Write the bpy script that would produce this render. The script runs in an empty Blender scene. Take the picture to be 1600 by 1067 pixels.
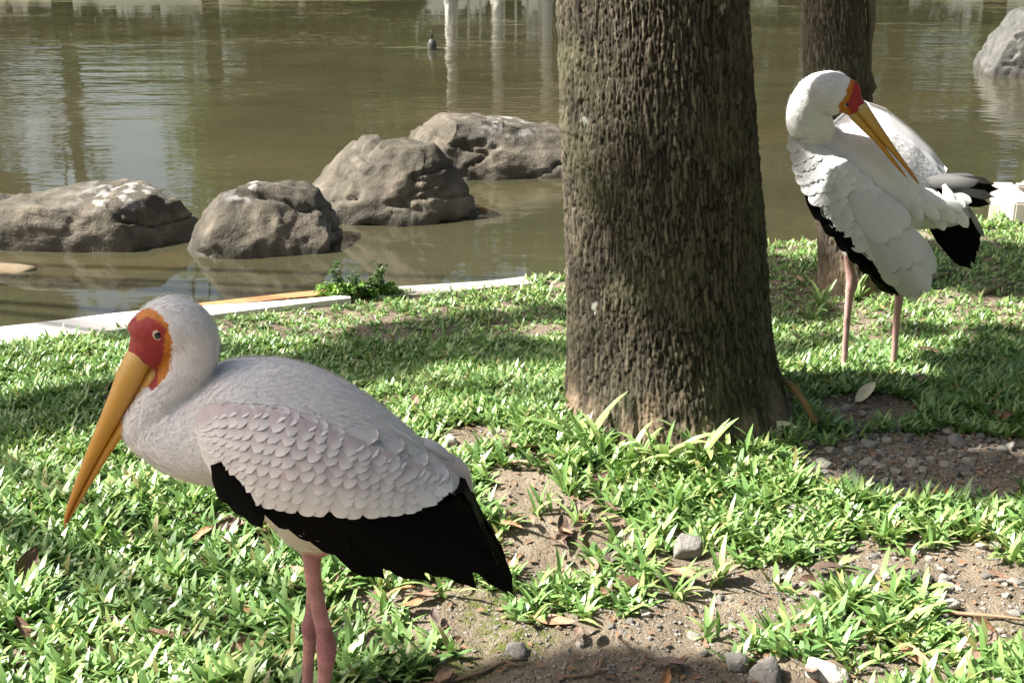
import bpy, math, random
import numpy as np
from mathutils import Vector, Matrix

# ------------------------------------------------------------------ camera, sky, sun, exposure
scene = bpy.context.scene
CAMH, FPX, HORIZON = 1.10, 1900.0, -119.0
PITCH = math.atan((533.5 - HORIZON) / FPX)
cam_d = bpy.data.cameras.new('camera')
cam_d.sensor_fit = 'HORIZONTAL'; cam_d.sensor_width = 36.0; cam_d.lens = 36.0 * FPX / 1600.0
cam_d.clip_start = 0.05; cam_d.clip_end = 500
cam = bpy.data.objects.new('camera', cam_d); scene.collection.objects.link(cam)
cam.location = (0, 0, CAMH); cam.rotation_euler = (math.pi / 2 - PITCH, 0, 0)
scene.camera = cam

SUN_EL = math.radians(49); SUN_AZ = math.radians(-3)      # azimuth: from the left (-X), turned this far to the back (+Y)
SUN = Vector((-math.cos(SUN_AZ) * math.cos(SUN_EL), math.sin(SUN_AZ) * math.cos(SUN_EL), math.sin(SUN_EL)))
world = bpy.data.worlds.new('World'); scene.world = world; world.use_nodes = True
wn = world.node_tree.nodes; wl = world.node_tree.links
sky_n = wn.new('ShaderNodeTexSky'); sky_n.sky_type = 'NISHITA'; sky_n.sun_disc = False
sky_n.sun_elevation = SUN_EL; sky_n.sun_rotation = math.atan2(SUN.x, SUN.y)
sky_n.air_density = 1.2; sky_n.dust_density = 4.5; sky_n.ozone_density = 1.0
wl.new(sky_n.outputs[0], wn['Background'].inputs[0]); wn['Background'].inputs[1].default_value = 0.06
sd = bpy.data.lights.new('sun', 'SUN'); sd.energy = 5.0; sd.angle = math.radians(0.53); sd.color = (1.0, 0.965, 0.91)
so = bpy.data.objects.new('sun', sd); scene.collection.objects.link(so)
so.rotation_euler = (-SUN).to_track_quat('-Z', 'Y').to_euler(); so.location = (-8, 4, 12)
vs = scene.view_settings
scene.display_settings.display_device = 'sRGB'
vs.view_transform = 'Standard'; vs.look = 'None'; vs.gamma = 1; vs.use_curve_mapping = False; vs.exposure = 1.62
scene.render.engine = 'CYCLES'
scene.cycles.max_bounces = 7; scene.cycles.transparent_max_bounces = 12

rng = np.random.default_rng(7); random.seed(7)

# ------------------------------------------------------------------ pixel rays (photo is 1600 x 1067)
CP, SP = math.cos(PITCH), math.sin(PITCH)
def ray(x, y):
    d = (y - 533.5) / FPX
    return ((x - 800.0) / FPX, CP - SP * d, -SP - CP * d)
def P(x, y, Y):
    r = ray(x, y); t = Y / r[1]
    return (r[0] * t, Y, CAMH + r[2] * t)
def G(x, y, z=0.0):
    r = ray(x, y); t = (z - CAMH) / r[2]
    return (r[0] * t, r[1] * t, z)
def to_px(p):
    zc = p[..., 1] * CP + (CAMH - p[..., 2]) * SP
    dn = (CAMH - p[..., 2]) * CP - p[..., 1] * SP
    return 800 + FPX * p[..., 0] / zc, 533.5 + FPX * dn / zc

# ------------------------------------------------------------------ noise in numpy
def _h(ix, iy, iz, s):
    n = (ix * 374761393 + iy * 668265263 + iz * 2147483647 % 1000003 + iz * 1274126177 + s * 974711) & 0xffffffff
    n = ((n ^ (n >> 13)) * 1274126177) & 0xffffffff
    n = n ^ (n >> 16)
    return (n & 0xffffff) / float(0xffffff)
def vnoise(p, s=0):
    p = np.asarray(p, float); f = np.floor(p); i = f.astype(np.int64); t = p - f; t = t * t * (3 - 2 * t)
    r = 0
    for a in (0, 1):
        for b in (0, 1):
            for c in (0, 1):
                w = (t[..., 0] if a else 1 - t[..., 0]) * (t[..., 1] if b else 1 - t[..., 1]) * (t[..., 2] if c else 1 - t[..., 2])
                r = r + w * _h(i[..., 0] + a, i[..., 1] + b, i[..., 2] + c, s)
    return r * 2 - 1
def fbm(p, o=4, s=0, g=0.5):
    p = np.asarray(p, float); a, r = 1.0, 0
    for k in range(o):
        r = r + a * vnoise(p * 2.03 ** k + 17.3 * k, s + k); a *= g
    return r
def n2(x, y, f, o=3, s=0):
    return fbm(np.stack([np.asarray(x) * f, np.asarray(y) * f, np.zeros_like(np.asarray(x, float)) + .37], -1), o, s)
def worley(u, v, per, s=0):
    iu = np.floor(u).astype(np.int64); iv = np.floor(v).astype(np.int64)
    d1 = np.full(u.shape, 9.0); d2 = d1.copy(); idc = np.zeros(u.shape)
    for a in (-1, 0, 1):
        for b in (-1, 0, 1):
            cu, cv = iu + a, iv + b; k = np.mod(cu, per)
            d = np.hypot(cu + _h(k, cv, 3, s) - u, cv + _h(k, cv, 9, s) - v)
            m = d < d1
            d2 = np.where(m, d1, np.minimum(d2, d)); idc = np.where(m, _h(k, cv, 5, s), idc); d1 = np.where(m, d, d1)
    return d1, d2, idc
def sstep(a, b, x):
    t = np.clip((x - a) / (b - a), 0, 1); return t * t * (3 - 2 * t)

# ------------------------------------------------------------------ objects
def make_mesh(name, v, f, smooth=True):
    me = bpy.data.meshes.new(name)
    v = np.asarray(v, dtype=np.float32)
    if isinstance(f, np.ndarray):
        k = f.shape[1]; me.vertices.add(len(v)); me.vertices.foreach_set('co', v.ravel())
        me.loops.add(f.size); me.loops.foreach_set('vertex_index', f.astype(np.int32).ravel())
        me.polygons.add(len(f)); me.polygons.foreach_set('loop_start', np.arange(0, f.size, k, dtype=np.int32))
        me.update(calc_edges=True)
    else:
        me.from_pydata([tuple(map(float, q)) for q in v], [], f); me.update()
    me.polygons.foreach_set('use_smooth', [smooth] * len(me.polygons))
    return me
def attr(me, name, vals):
    vals = np.asarray(vals, dtype=np.float32)
    if vals.ndim == 1:
        a = me.attributes.new(name, 'FLOAT', 'POINT'); a.data.foreach_set('value', vals)
    else:
        if vals.shape[1] == 3: vals = np.concatenate([vals, np.ones((len(vals), 1), np.float32)], 1)
        a = me.attributes.new(name, 'FLOAT_COLOR', 'POINT'); a.data.foreach_set('color', vals.ravel())
def put(name, me, mat=None, parent=None, label=None, cat=None, group=None, kind=None, loc=None):
    o = bpy.data.objects.new(name, me); scene.collection.objects.link(o)
    if mat is not None and me is not None and len(me.materials) == 0: me.materials.append(mat)
    if parent is not None: o.parent = parent
    if loc is not None: o.location = loc
    for k, val in (('label', label), ('category', cat), ('group', group), ('kind', kind)):
        if val: o[k] = val
    return o
def root(name, loc, label, cat, group=None):
    return put(name, None, None, None, label, cat, group, None, loc)
def grid_faces(nu, nv, wrap_u=False):
    iu = np.arange(nu if wrap_u else nu - 1); iv = np.arange(nv - 1)
    a, b = np.meshgrid(iu, iv, indexing='ij'); a2 = (a + 1) % nu
    return np.stack([a * nv + b, a2 * nv + b, a2 * nv + b + 1, a * nv + b + 1], -1).reshape(-1, 4)
def interp(x, pts):
    p = np.array(pts, float); return np.interp(x, p[:, 0], p[:, 1])

# ------------------------------------------------------------------ materials
def srgb(r, g, b):
    f = lambda c: c / 12.92 if c <= .04045 else ((c + .055) / 1.055) ** 2.4
    return (f(r / 255), f(g / 255), f(b / 255), 1)
class M:
    def __init__(s, name, rough=.7, spec=.4):
        s.m = bpy.data.materials.new(name); s.m.use_nodes = True; s.t = s.m.node_tree; s.n = s.t.nodes
        s.b = s.n['Principled BSDF']; s.b.inputs['Roughness'].default_value = rough; s.b.inputs['Specular IOR Level'].default_value = spec
        s.out = s.n['Material Output']
    def new(s, t, **kw):
        n = s.n.new('ShaderNode' + t)
        for k, v in kw.items(): setattr(n, k, v)
        return n
    def set(s, sock, v):
        if isinstance(v, bpy.types.NodeSocket): s.t.links.new(v, sock)
        else: sock.default_value = v
    def coord(s, scale=(1, 1, 1), which='Object', rot=(0, 0, 0)):
        if which == 'World': c = s.new('NewGeometry').outputs['Position']
        else: c = s.new('TexCoord').outputs[which]
        mp = s.new('Mapping'); mp.inputs['Scale'].default_value = scale; mp.inputs['Rotation'].default_value = rot
        s.t.links.new(c, mp.inputs['Vector']); return mp.outputs[0]
    def noise(s, vec, scale=5, detail=4, rough=.55, dist=0):
        n = s.new('TexNoise'); s.set(n.inputs['Vector'], vec); n.inputs['Scale'].default_value = scale
        n.inputs['Detail'].default_value = detail; n.inputs['Roughness'].default_value = rough; n.inputs['Distortion'].default_value = dist
        return n.outputs[0]
    def vor(s, vec, scale=5, feature='F1'):
        n = s.new('TexVoronoi', feature=feature); s.set(n.inputs['Vector'], vec); n.inputs['Scale'].default_value = scale; return n.outputs[0]
    def ramp(s, fac, stops):
        n = s.new('ValToRGB'); s.set(n.inputs[0], fac); e = n.color_ramp.elements
        while len(e) < len(stops): e.new(.5)
        for i, (p, c) in enumerate(stops):
            e[i].position = p; e[i].color = c if len(c) == 4 else (*c, 1)
        return n.outputs[0]
    def mix(s, fac, a, b, mode='MIX'):
        n = s.new('Mix', data_type='RGBA', blend_type=mode); s.set(n.inputs[0], fac); s.set(n.inputs[6], a); s.set(n.inputs[7], b); return n.outputs[2]
    def math(s, op, a, b=0.0):
        n = s.new('Math', operation=op); s.set(n.inputs[0], a); s.set(n.inputs[1], b); return n.outputs[0]
    def attr(s, name, out='Fac'):
        n = s.new('Attribute'); n.attribute_name = name; return n.outputs[out]
    def bump(s, h, strength=.3, dist=.01, prev=None):
        n = s.new('Bump'); n.inputs['Strength'].default_value = strength; n.inputs['Distance'].default_value = dist; s.set(n.inputs['Height'], h)
        if prev is not None: s.t.links.new(prev, n.inputs['Normal'])
        return n.outputs[0]
    def fin(s, col=None, normal=None, rough=None):
        if col is not None: s.set(s.b.inputs['Base Color'], col)
        if normal is not None: s.set(s.b.inputs['Normal'], normal)
        if rough is not None: s.set(s.b.inputs['Roughness'], rough)
        return s.m
W3 = lambda r, g, b: (r, g, b, 1)

def mat_soil():
    m = M('soil', .95, .15); c = m.coord(which='World')
    n = m.noise(c, 6, 6, .65); f = m.noise(c, 90, 4, .7)
    col = m.ramp(n, [(.3, W3(.16, .13, .092)), (.5, W3(.28, .235, .17)), (.72, W3(.40, .35, .265))])
    col = m.mix(m.math('MULTIPLY', f, .55), col, W3(.16, .11, .075))
    moss = m.attr('moss'); mn = m.noise(c, 45, 5, .7)
    mf = m.math('MULTIPLY', moss, m.ramp(mn, [(.38, (0, 0, 0)), (.6, (1, 1, 1))]))
    col = m.mix(mf, col, m.ramp(mn, [(.3, W3(.05, .07, .012)), (.7, W3(.14, .17, .035))]))
    nb = m.bump(f, 1.0, .012, m.bump(m.noise(c, 28, 5, .7), .8, .03))
    return m.fin(col, nb)
def mat_grass(name='grass_blade', base=(.205, .35, .10), lo=(.09, .19, .052), dry=(.30, .27, .10)):
    m = M(name, .42, .75); t = m.attr('tone')
    col = m.ramp(t, [(0, W3(*lo)), (.45, W3(*base)), (.85, W3(base[0] * 1.9, base[1] * 1.35, base[2] * 1.7)), (1, W3(*dry))])
    m.fin(col)
    tr = m.new('BsdfTranslucent'); m.set(tr.inputs[0], m.mix(.35, col, W3(.25, .42, .04)))
    mx = m.new('MixShader'); mx.inputs[0].default_value = .28
    m.t.links.new(m.b.outputs[0], mx.inputs[1]); m.t.links.new(tr.outputs[0], mx.inputs[2]); m.t.links.new(mx.outputs[0], m.out.inputs[0])
    return m.m
def mat_leaf(name, c0, c1, rough=.5):
    m = M(name, rough, .4); c = m.coord(); n = m.noise(c, 9, 4, .6)
    oi = m.new('ObjectInfo').outputs['Random']
    col = m.mix(n, W3(*c0), W3(*c1)); hsv = m.new('HueSaturation'); m.set(hsv.inputs['Color'], col)
    m.set(hsv.inputs['Value'], m.math('ADD', m.math('MULTIPLY', oi, .7), .65)); m.set(hsv.inputs['Saturation'], m.math('ADD', m.math('MULTIPLY', oi, .5), .7))
    return m.fin(hsv.outputs[0], m.bump(n, .3, .01))
def mat_foliage(name, c0, c1):
    m = M(name, .5, .35); t = m.attr('tone'); col = m.mix(t, W3(*c0), W3(*c1)); m.fin(col)
    tr = m.new('BsdfTranslucent'); m.set(tr.inputs[0], col); mx = m.new('MixShader'); mx.inputs[0].default_value = .3
    m.t.links.new(m.b.outputs[0], mx.inputs[1]); m.t.links.new(tr.outputs[0], mx.inputs[2]); m.t.links.new(mx.outputs[0], m.out.inputs[0])
    return m.m
def mat_bark(name, lo, hi):
    m = M(name, .9, .2); c = m.coord((1, 1, .3)); n = m.noise(c, 60, 5, .7); big = m.noise(m.coord(), 5, 4, .6)
    h = m.attr('ridge')
    col = m.mix(h, W3(*lo), W3(*hi)); col = m.mix(m.math('MULTIPLY', n, .6), col, W3(lo[0] * .8, lo[1] * .8, lo[2] * .8))
    col = m.mix(m.ramp(big, [(.5, (0, 0, 0)), (.75, (.5, .5, .5))]), col, W3(.11, .115, .06))
    lich = m.noise(m.coord((1, 1, .6)), 24, 3, .5)
    col = m.mix(m.ramp(lich, [(.70, (0, 0, 0)), (.76, (.7, .7, .7))]), col, W3(.36, .37, .32))
    col = m.mix(m.attr('earth'), col, W3(.27, .20, .135))
    return m.fin(col, m.bump(n, .6, .006))
def mat_rock(name, a, b, c3, wet=True):
    m = M(name, .85, .3); c = m.coord(); n = m.noise(c, 5, 6, .65, .4); f = m.noise(c, 60, 5, .7); w = m.noise(c, 17, 3, .5)
    col = m.ramp(n, [(.3, W3(*a)), (.52, W3(*b)), (.72, W3(*c3))])
    col = m.mix(m.math('MULTIPLY', f, .5), col, W3(a[0] * .55, a[1] * .55, a[2] * .55))
    if wet:
        dr = m.attr('dropping'); col = m.mix(m.math('MULTIPLY', dr, m.ramp(w, [(.52, (0, 0, 0)), (.62, (1, 1, 1))])), col, W3(.72, .71, .68))
        wt = m.attr('wet'); col = m.mix(wt, col, m.mix(.6, col, W3(.03, .026, .016)))
        m.fin(rough=m.math('SUBTRACT', .85, m.math('MULTIPLY', wt, .4)))
    nb = m.bump(f, .55, .012, m.bump(n, .5, .05))
    return m.fin(col, nb)
def mat_plain(name, col, rough=.7, nscale=30, var=.25, bump=.3, dist=.004, spec=.3):
    m = M(name, rough, spec); c = m.coord(); n = m.noise(c, nscale, 5, .65)
    cc = m.mix(n, W3(*[x * (1 - var) for x in col]), W3(*[min(1, x * (1 + var)) for x in col]))
    return m.fin(cc, m.bump(n, bump, dist))
def mat_water():
    m = M('pond_water', .5, .5); n = m.n; c = m.coord(which='World')
    cs = m.coord((.55, 1.6, 1), 'World')
    big = m.noise(cs, 1.5, 2, .5); sm = m.noise(cs, 6.5, 2, .5, .3); fine = m.noise(c, 26, 2, .5)
    patch = m.ramp(m.noise(c, .28, 2, .5), [(.38, (.18, .18, .18)), (.62, (1, 1, 1))])
    sep = m.new('SeparateXYZ'); m.set(sep.inputs[0], c)
    far = m.new('MapRange'); m.set(far.inputs[0], sep.outputs[1]); far.inputs[1].default_value = 4.5; far.inputs[2].default_value = 9.0; far.inputs[3].default_value = .12; far.inputs[4].default_value = 1
    h = m.math('ADD', m.math('MULTIPLY', big, 1.0), m.math('ADD', m.math('MULTIPLY', sm, .33), m.math('MULTIPLY', fine, .02)))
    fa2 = m.new('MapRange'); m.set(fa2.inputs[0], sep.outputs[1]); fa2.inputs[1].default_value = 9; fa2.inputs[2].default_value = 21; fa2.inputs[3].default_value = 1; fa2.inputs[4].default_value = .3
    h = m.math('MULTIPLY', m.math('MULTIPLY', m.math('MULTIPLY', h, patch), far.outputs[0]), fa2.outputs[0])
    nb = m.bump(h, 1.0, .022)
    murk = m.ramp(m.noise(c, .8, 3, .55), [(.3, W3(.052, .051, .028)), (.7, W3(.076, .070, .039))])
    dif = m.new('BsdfDiffuse'); m.set(dif.inputs[0], murk)
    tr = m.new('BsdfTransparent'); tr.inputs[0].default_value = (.62, .55, .33, 1)
    a = m.new('MixShader'); a.inputs[0].default_value = .34
    m.t.links.new(dif.outputs[0], a.inputs[1]); m.t.links.new(tr.outputs[0], a.inputs[2])
    gl = m.new('BsdfGlossy'); gl.inputs['Roughness'].default_value = .03; gl.inputs[0].default_value = (1, 1, 1, 1); m.set(gl.inputs['Normal'], nb)
    fr = m.new('Fresnel'); fr.inputs[0].default_value = 1.38; m.set(fr.inputs['Normal'], nb)
    b = m.new('MixShader'); m.t.links.new(fr.outputs[0], b.inputs[0]); m.t.links.new(a.outputs[0], b.inputs[1]); m.t.links.new(gl.outputs[0], b.inputs[2])
    m.t.links.new(b.outputs[0], m.out.inputs[0]); n.remove(m.b)
    return m.m

SOIL = mat_soil(); GRASS = mat_grass(); WATER = mat_water()
BARK = mat_bark('bark', (.014, .011, .0075), (.175, .148, .103)); BARK2 = mat_bark('bark_pale', (.045, .036, .026), (.21, .175, .13))
ROCK = mat_rock('boulder_stone', (.048, .042, .031), (.115, .099, .073), (.25, .21, .158))
ROCKG = mat_rock('grey_boulder_stone', (.05, .049, .043), (.11, .108, .097), (.19, .18, .16))
STONE = mat_rock('pale_stone', (.38, .35, .29), (.52, .49, .42), (.64, .61, .54), False)
STONED = mat_rock('grey_stone', (.17, .16, .14), (.29, .27, .24), (.42, .39, .34), False)
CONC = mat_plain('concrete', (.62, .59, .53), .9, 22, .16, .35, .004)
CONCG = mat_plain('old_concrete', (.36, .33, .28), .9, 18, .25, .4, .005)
BRICK = mat_plain('orange_brick', (.42, .19, .085), .9, 25, .3, .4, .004)
DRYLEAF = mat_leaf('dry_leaf', (.19, .095, .05), (.36, .235, .15)); PALELEAF = mat_leaf('pale_dry_leaf', (.48, .44, .30), (.62, .57, .42))
ORANGELEAF = mat_leaf('orange_leaf', (.36, .13, .04), (.52, .27, .10)); DARKLEAF = mat_leaf('dark_leaf', (.075, .045, .03), (.16, .10, .07))
TWIG = mat_plain('twig_bark', (.17, .115, .075), .9, 60, .4, .5, .003)

# ------------------------------------------------------------------ setting: ground, water
SH = [G(*p)[:2] for p in ((0, 522), (230, 492), (500, 463), (740, 447), (880, 431), (1190, 384), (1540, 346))]
SHX = [-14, -6] + [p[0] for p in SH] + [2.15, 2.9, 5.0, 20]
SHY = [.2, 1.55] + [p[1] for p in SH] + [5.0, 6.0, 8.6, 20]
def shore(x): return np.interp(x, SHX, SHY)
WZ = -0.15
def dirt_map(x, y):
    """1 = bare soil, 0 = full grass"""
    px, py = to_px(np.stack([x, y, np.zeros_like(x)], -1))
    r = np.zeros_like(x)
    for cx, cy, rx, ry, a in ((1480, 735, 270, 62, 1.3), (1400, 890, 170, 60, .75), (960, 1010, 190, 75, 1.0), (720, 985, 110, 90, .9), (1250, 1060, 420, 40, .9), (1560, 920, 150, 110, 1.1),
                              (1290, 900, 80, 40, .6), (800, 720, 70, 40, .55), (860, 860, 85, 75, .85), (815, 775, 80, 55, .6), (560, 1030, 120, 60, .35), (1370, 500, 90, 40, .4), (1040, 1000, 130, 70, .9),
                              (740, 700, 60, 25, .6), (1530, 470, 90, 25, .45), (900, 1085, 420, 62, 1.1), (330, 1000, 330, 26, .30), (150, 830, 150, 18, .35), (470, 900, 160, 90, .42), (1000, 900, 330, 170, .5), (1350, 960, 300, 130, .45), (640, 930, 150, 130, .4), (1080, 640, 190, 75, .9), (400, 900, 70, 60, .35), (120, 935, 120, 22, .35), (1350, 650, 110, 30, .9)):
        r = np.maximum(r, a * (1 - sstep(.55, 1.15, np.hypot((px - cx) / rx, (py - cy) / ry))))
    r = r + .42 * n2(x, y, 6.5, 3, 5) * sstep(560, 800, py) + .12 * n2(x, y, 6.5, 3, 5)
    return np.clip(r, 0, 1.3)
def gheight(x, y, micro=True):
    s = shore(x) - y
    z = .018 * n2(x, y, 1.1, 2, 1) + .012 * n2(x, y, 4, 2, 2)
    if micro: z = z + .008 * n2(x, y, 16, 3, 3)
    d = np.hypot(x - TX, y - TY); z = z + .05 * np.exp(-(d / .36) ** 2) * (s > 0)
    z = z * sstep(.0, .25, s)
    bed = -.15 - .45 * sstep(0, .8, -s)
    far = sstep(24.6, 25.4, y)
    bed = bed * (1 - far) + .03 * far
    return np.where(s > .0, z, bed)
TX, TY = P(1062, 650, 2.63)[0], 2.63
xs = np.unique(np.concatenate([np.linspace(-150, -4, 14), np.linspace(-4, -1.6, 30), np.linspace(-1.6, 1.9, 330), np.linspace(1.9, 5, 40), np.linspace(5, 150, 14)]))
ys = np.unique(np.concatenate([np.linspace(-60, 0, 6), np.linspace(0, 1.5, 16), np.linspace(1.5, 3.4, 200), np.linspace(3.4, 5.2, 90), np.linspace(5.2, 12, 30), np.linspace(12, 30, 40), np.linspace(30, 300, 10)]))
gx, gy = np.meshgrid(xs, ys, indexing='ij'); gz = gheight(gx, gy)
gm = make_mesh('ground', np.stack([gx, gy, gz], -1).reshape(-1, 3), grid_faces(len(xs), len(ys)))
gpx, gpy = to_px(np.stack([gx, gy, gz * 0], -1))
moss = np.zeros_like(gx)
for cx, cy, rx, ry in ((660, 1030, 150, 55), (800, 985, 90, 50), (1480, 1000, 120, 40), (1010, 690, 200, 40), (1260, 850, 70, 30), (760, 945, 60, 40), (1560, 1010, 70, 50)):
    moss = np.maximum(moss, 1 - sstep(.4, 1.1, np.hypot((gpx - cx) / rx, (gpy - cy) / ry)))
attr(gm, 'moss', np.where((gy > .5) & (gy < 4), moss, np.where(gy > 23, 1.0, 0)).ravel())
put('ground', gm, SOIL, kind='structure')
wv = [(-60, 1.6, WZ), (60, 1.6, WZ), (60, 27.5, WZ), (-60, 27.5, WZ)]
put('pond_water', make_mesh('pond_water', wv, [(0, 1, 2, 3)]), WATER, kind='structure')

# submerged ledge that carries the boulders
def ribbon(pts, half, z0, z1, jit=.03, n=60, seed=1, taper=False):
    pts = np.array(pts, float); t = np.linspace(0, len(pts) - 1, n); k = np.arange(len(pts))
    cx, cy = np.interp(t, k, pts[:, 0]), np.interp(t, k, pts[:, 1])
    tx, ty = np.gradient(cx), np.gradient(cy); L = np.hypot(tx, ty); nx, ny = -ty / L, tx / L
    j = n2(cx, cy, 2.2, 3, seed) * jit
    hw = np.full(n, half) + j
    if taper: hw = hw * (1 - .8 * sstep(.86, 1, np.linspace(0, 1, n)))
    A = np.stack([cx + nx * hw, cy + ny * hw], -1); B = np.stack([cx - nx * hw, cy - ny * hw], -1)
    o = np.zeros(n); zt = z1 + .08 * jit * n2(cx, cy, 5, 2, seed + 3)
    v = np.stack([np.c_[A, o + z0], np.c_[A, zt], np.c_[B, zt], np.c_[B, o + z0]], 1).reshape(-1, 3)
    f = []
    for i in range(n - 1):
        for a in range(4):
            b = (a + 1) % 4; f.append((i * 4 + a, i * 4 + b, (i + 1) * 4 + b, (i + 1) * 4 + a))
    f += [(0, 1, 2, 3), ((n - 1) * 4 + 3, (n - 1) * 4 + 2, (n - 1) * 4 + 1, (n - 1) * 4)]
    return v, f
lp = [G(x, y, WZ) for x, y in ((-200, 440), (250, 385), (640, 320), (880, 262), (1180, 200), (1390, 172), (1620, 120), (1800, 60))]
v, f = ribbon(lp, .32, -.62, WZ - .022, .10, 90, 4)
put('pond_ledge', make_mesh('pond_ledge', v, f, False), mat_plain('ledge_stone', (.27, .19, .115), .9, 6, .3), kind='structure')

# concrete kerb along the bank, in sections
def kerb(name, pts, half, z1, mat, label, n=24, seed=2, taper=False):
    v, f = ribbon(pts, half, -.5, z1, .018, n, seed, taper)
    c = np.array(v).mean(0); c[2] = 0
    return put(name, make_mesh(name, np.array(v) - c, f, False), mat, None, label, 'kerb', None, None, tuple(c))
def sh_pts(x0, x1, off, n=5): return [(x, float(shore(x)) + off) for x in np.linspace(x0, x1, n)]
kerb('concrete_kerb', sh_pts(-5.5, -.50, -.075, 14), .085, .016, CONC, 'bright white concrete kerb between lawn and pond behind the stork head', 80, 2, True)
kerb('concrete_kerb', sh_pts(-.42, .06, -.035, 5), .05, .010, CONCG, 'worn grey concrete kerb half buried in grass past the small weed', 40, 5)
kerb('brick_edging', sh_pts(-1.05, -.45, .035, 6), .024, .004, BRICK, 'thin orange brick edging behind the white kerb', 20, 6)

# ------------------------------------------------------------------ trees
def bark_trunk(name, mat, parent, path, n_u, zs, cell, amp, flare=None, seed=0, earth_h=.12):
    """path: list (z, x, y, r). returns object with carved bark"""
    pa = np.array(path, float); zs = np.asarray(zs)
    cx, cy, R = (np.interp(zs, pa[:, 0], pa[:, k]) for k in (1, 2, 3))
    th = np.linspace(0, 2 * math.pi, n_u, endpoint=False)
    TH, Z = np.meshgrid(th, zs, indexing='ij')
    per = int(round(2 * math.pi * pa[:, 3].mean() / cell[0]))
    U = TH / (2 * math.pi) * per; V = Z / cell[1]
    cyl = np.stack([np.cos(TH) * 3, np.sin(TH) * 3, Z * 6], -1)
    U2 = U + .75 * fbm(cyl * np.array([1.6, 1.6, 1.5]), 3, seed); V2 = V + .6 * fbm(cyl * 5, 3, seed + 7)
    d1, d2, idc = worley(U2, V2, per, seed); e1 = sstep(.02, .27, d2 - d1)
    d1b, d2b, idb = worley(U2 * 2 + .3, V2 * 1.7, per * 2, seed + 3); e2 = sstep(.0, .35, d2b - d1b)
    ridge = e1 * (.55 + .45 * idc) * (.7 + .3 * e2)
    Rr = R[None, :] * (1 + .035 * fbm(cyl * .35, 2, seed + 2))
    if flare is not None: Rr = Rr + flare(TH, Z)
    if seed == 3:
        da = np.angle(np.exp(1j * (TH - math.radians(226)))); r2 = .93 * Rr / np.maximum(np.cos(da), .2); Rr = -np.log(np.exp(-70 * Rr) + np.exp(-70 * r2)) / 70
    low = 1 - sstep(.02, .30, Z)
    am = amp * (1 - .45 * low)
    rad = Rr + am * (ridge - .6) + .5 * amp * fbm(cyl * np.array([14, 14, 8]), 4, seed + 9, .6)
    X = cx[None] + rad * np.cos(TH); Y = cy[None] + rad * np.sin(TH)
    base = np.array(parent.location)
    me = make_mesh(name, np.stack([X, Y, Z], -1).reshape(-1, 3) - base, grid_faces(n_u, len(zs), True))
    attr(me, 'ridge', (np.clip(ridge * .85 + .15 * idc, 0, 1) ** 1.6).ravel()); attr(me, 'earth', (.75 * (1 - sstep(.0, earth_h, Z + .08 * fbm(cyl * 2, 3, seed + 5)))).ravel())
    return put(name, me, mat, parent)
def limb_mesh(segs, n=9):
    v, f = [], []
    for path in segs:
        path = np.array(path, float); o = len(v)
        for i, (x, y, z, r) in enumerate(path):
            d = path[min(i + 1, len(path) - 1), :3] - path[max(i - 1, 0), :3]; d = d / np.linalg.norm(d)
            a = np.cross(d, (0.3, .9, .2)); a /= np.linalg.norm(a); b = np.cross(d, a)
            for k in range(n):
                t = 2 * math.pi * k / n; v.append(np.array((x, y, z)) + r * (a * math.cos(t) + b * math.sin(t)))
        for i in range(len(path) - 1):
            for k in range(n): f.append((o + i * n + k, o + i * n + (k + 1) % n, o + (i + 1) * n + (k + 1) % n, o + (i + 1) * n + k))
        f.append(tuple(o + k for k in range(n))[::-1]); f.append(tuple(o + (len(path) - 1) * n + k for k in range(n)))
    return v, f
def leaves_mesh(name, cent, rad, n, size, seed=0, flat=.6):
    """leaf-sized pointed quads through clumps; cent (k,3), rad (k,)"""
    r = np.random.default_rng(seed); cent = np.array(cent, float); rad = np.array(rad, float)
    w = rad ** 2; k = r.choice(len(cent), n, p=w / w.sum())
    d = r.normal(size=(n, 3)); d /= np.linalg.norm(d, axis=1)[:, None]; d[:, 2] *= flat
    p = cent[k] + d * (rad[k] * r.uniform(.25, 1.0, n) ** .6)[:, None]
    a = r.normal(size=(n, 3)); a[:, 2] *= .5; a /= np.linalg.norm(a, axis=1)[:, None]
    b = np.cross(a, r.normal(size=(n, 3)) * .5 + np.array([0, 0, 1.2])); b /= np.linalg.norm(b, axis=1)[:, None]
    s = size * r.uniform(.6, 1.3, n)[:, None]
    nn = np.cross(a, b)
    v = np.stack([p - a * s, p + b * s * .45 + nn * s * .08, p + a * s, p - b * s * .45 + nn * s * .08], 1).reshape(-1, 3)
    f = np.arange(4 * n).reshape(-1, 4)
    return v, f, np.repeat(r.uniform(0, 1, n), 4)
FOL = mat_foliage('foliage', (.035, .075, .018), (.10, .17, .04)); FOLB = mat_foliage('bright_foliage', (.10, .22, .03), (.22, .36, .05))
def crown(parent, cent, rad, n, size, mat, seed):
    b = np.array(parent.location); v, f, t = leaves_mesh('crown', cent, rad, n, size, seed)
    me = make_mesh('crown', v - b, f, False); attr(me, 'tone', t); return put('crown', me, mat, parent)
def limbs(parent, segs, mat):
    v, f = limb_mesh(segs); me = make_mesh('limb', np.array(v) - np.array(parent.location), f)
    attr(me, 'ridge', np.full(len(v), .5)); attr(me, 'earth', np.zeros(len(v)))
    return put('limb', me, mat, parent)

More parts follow.
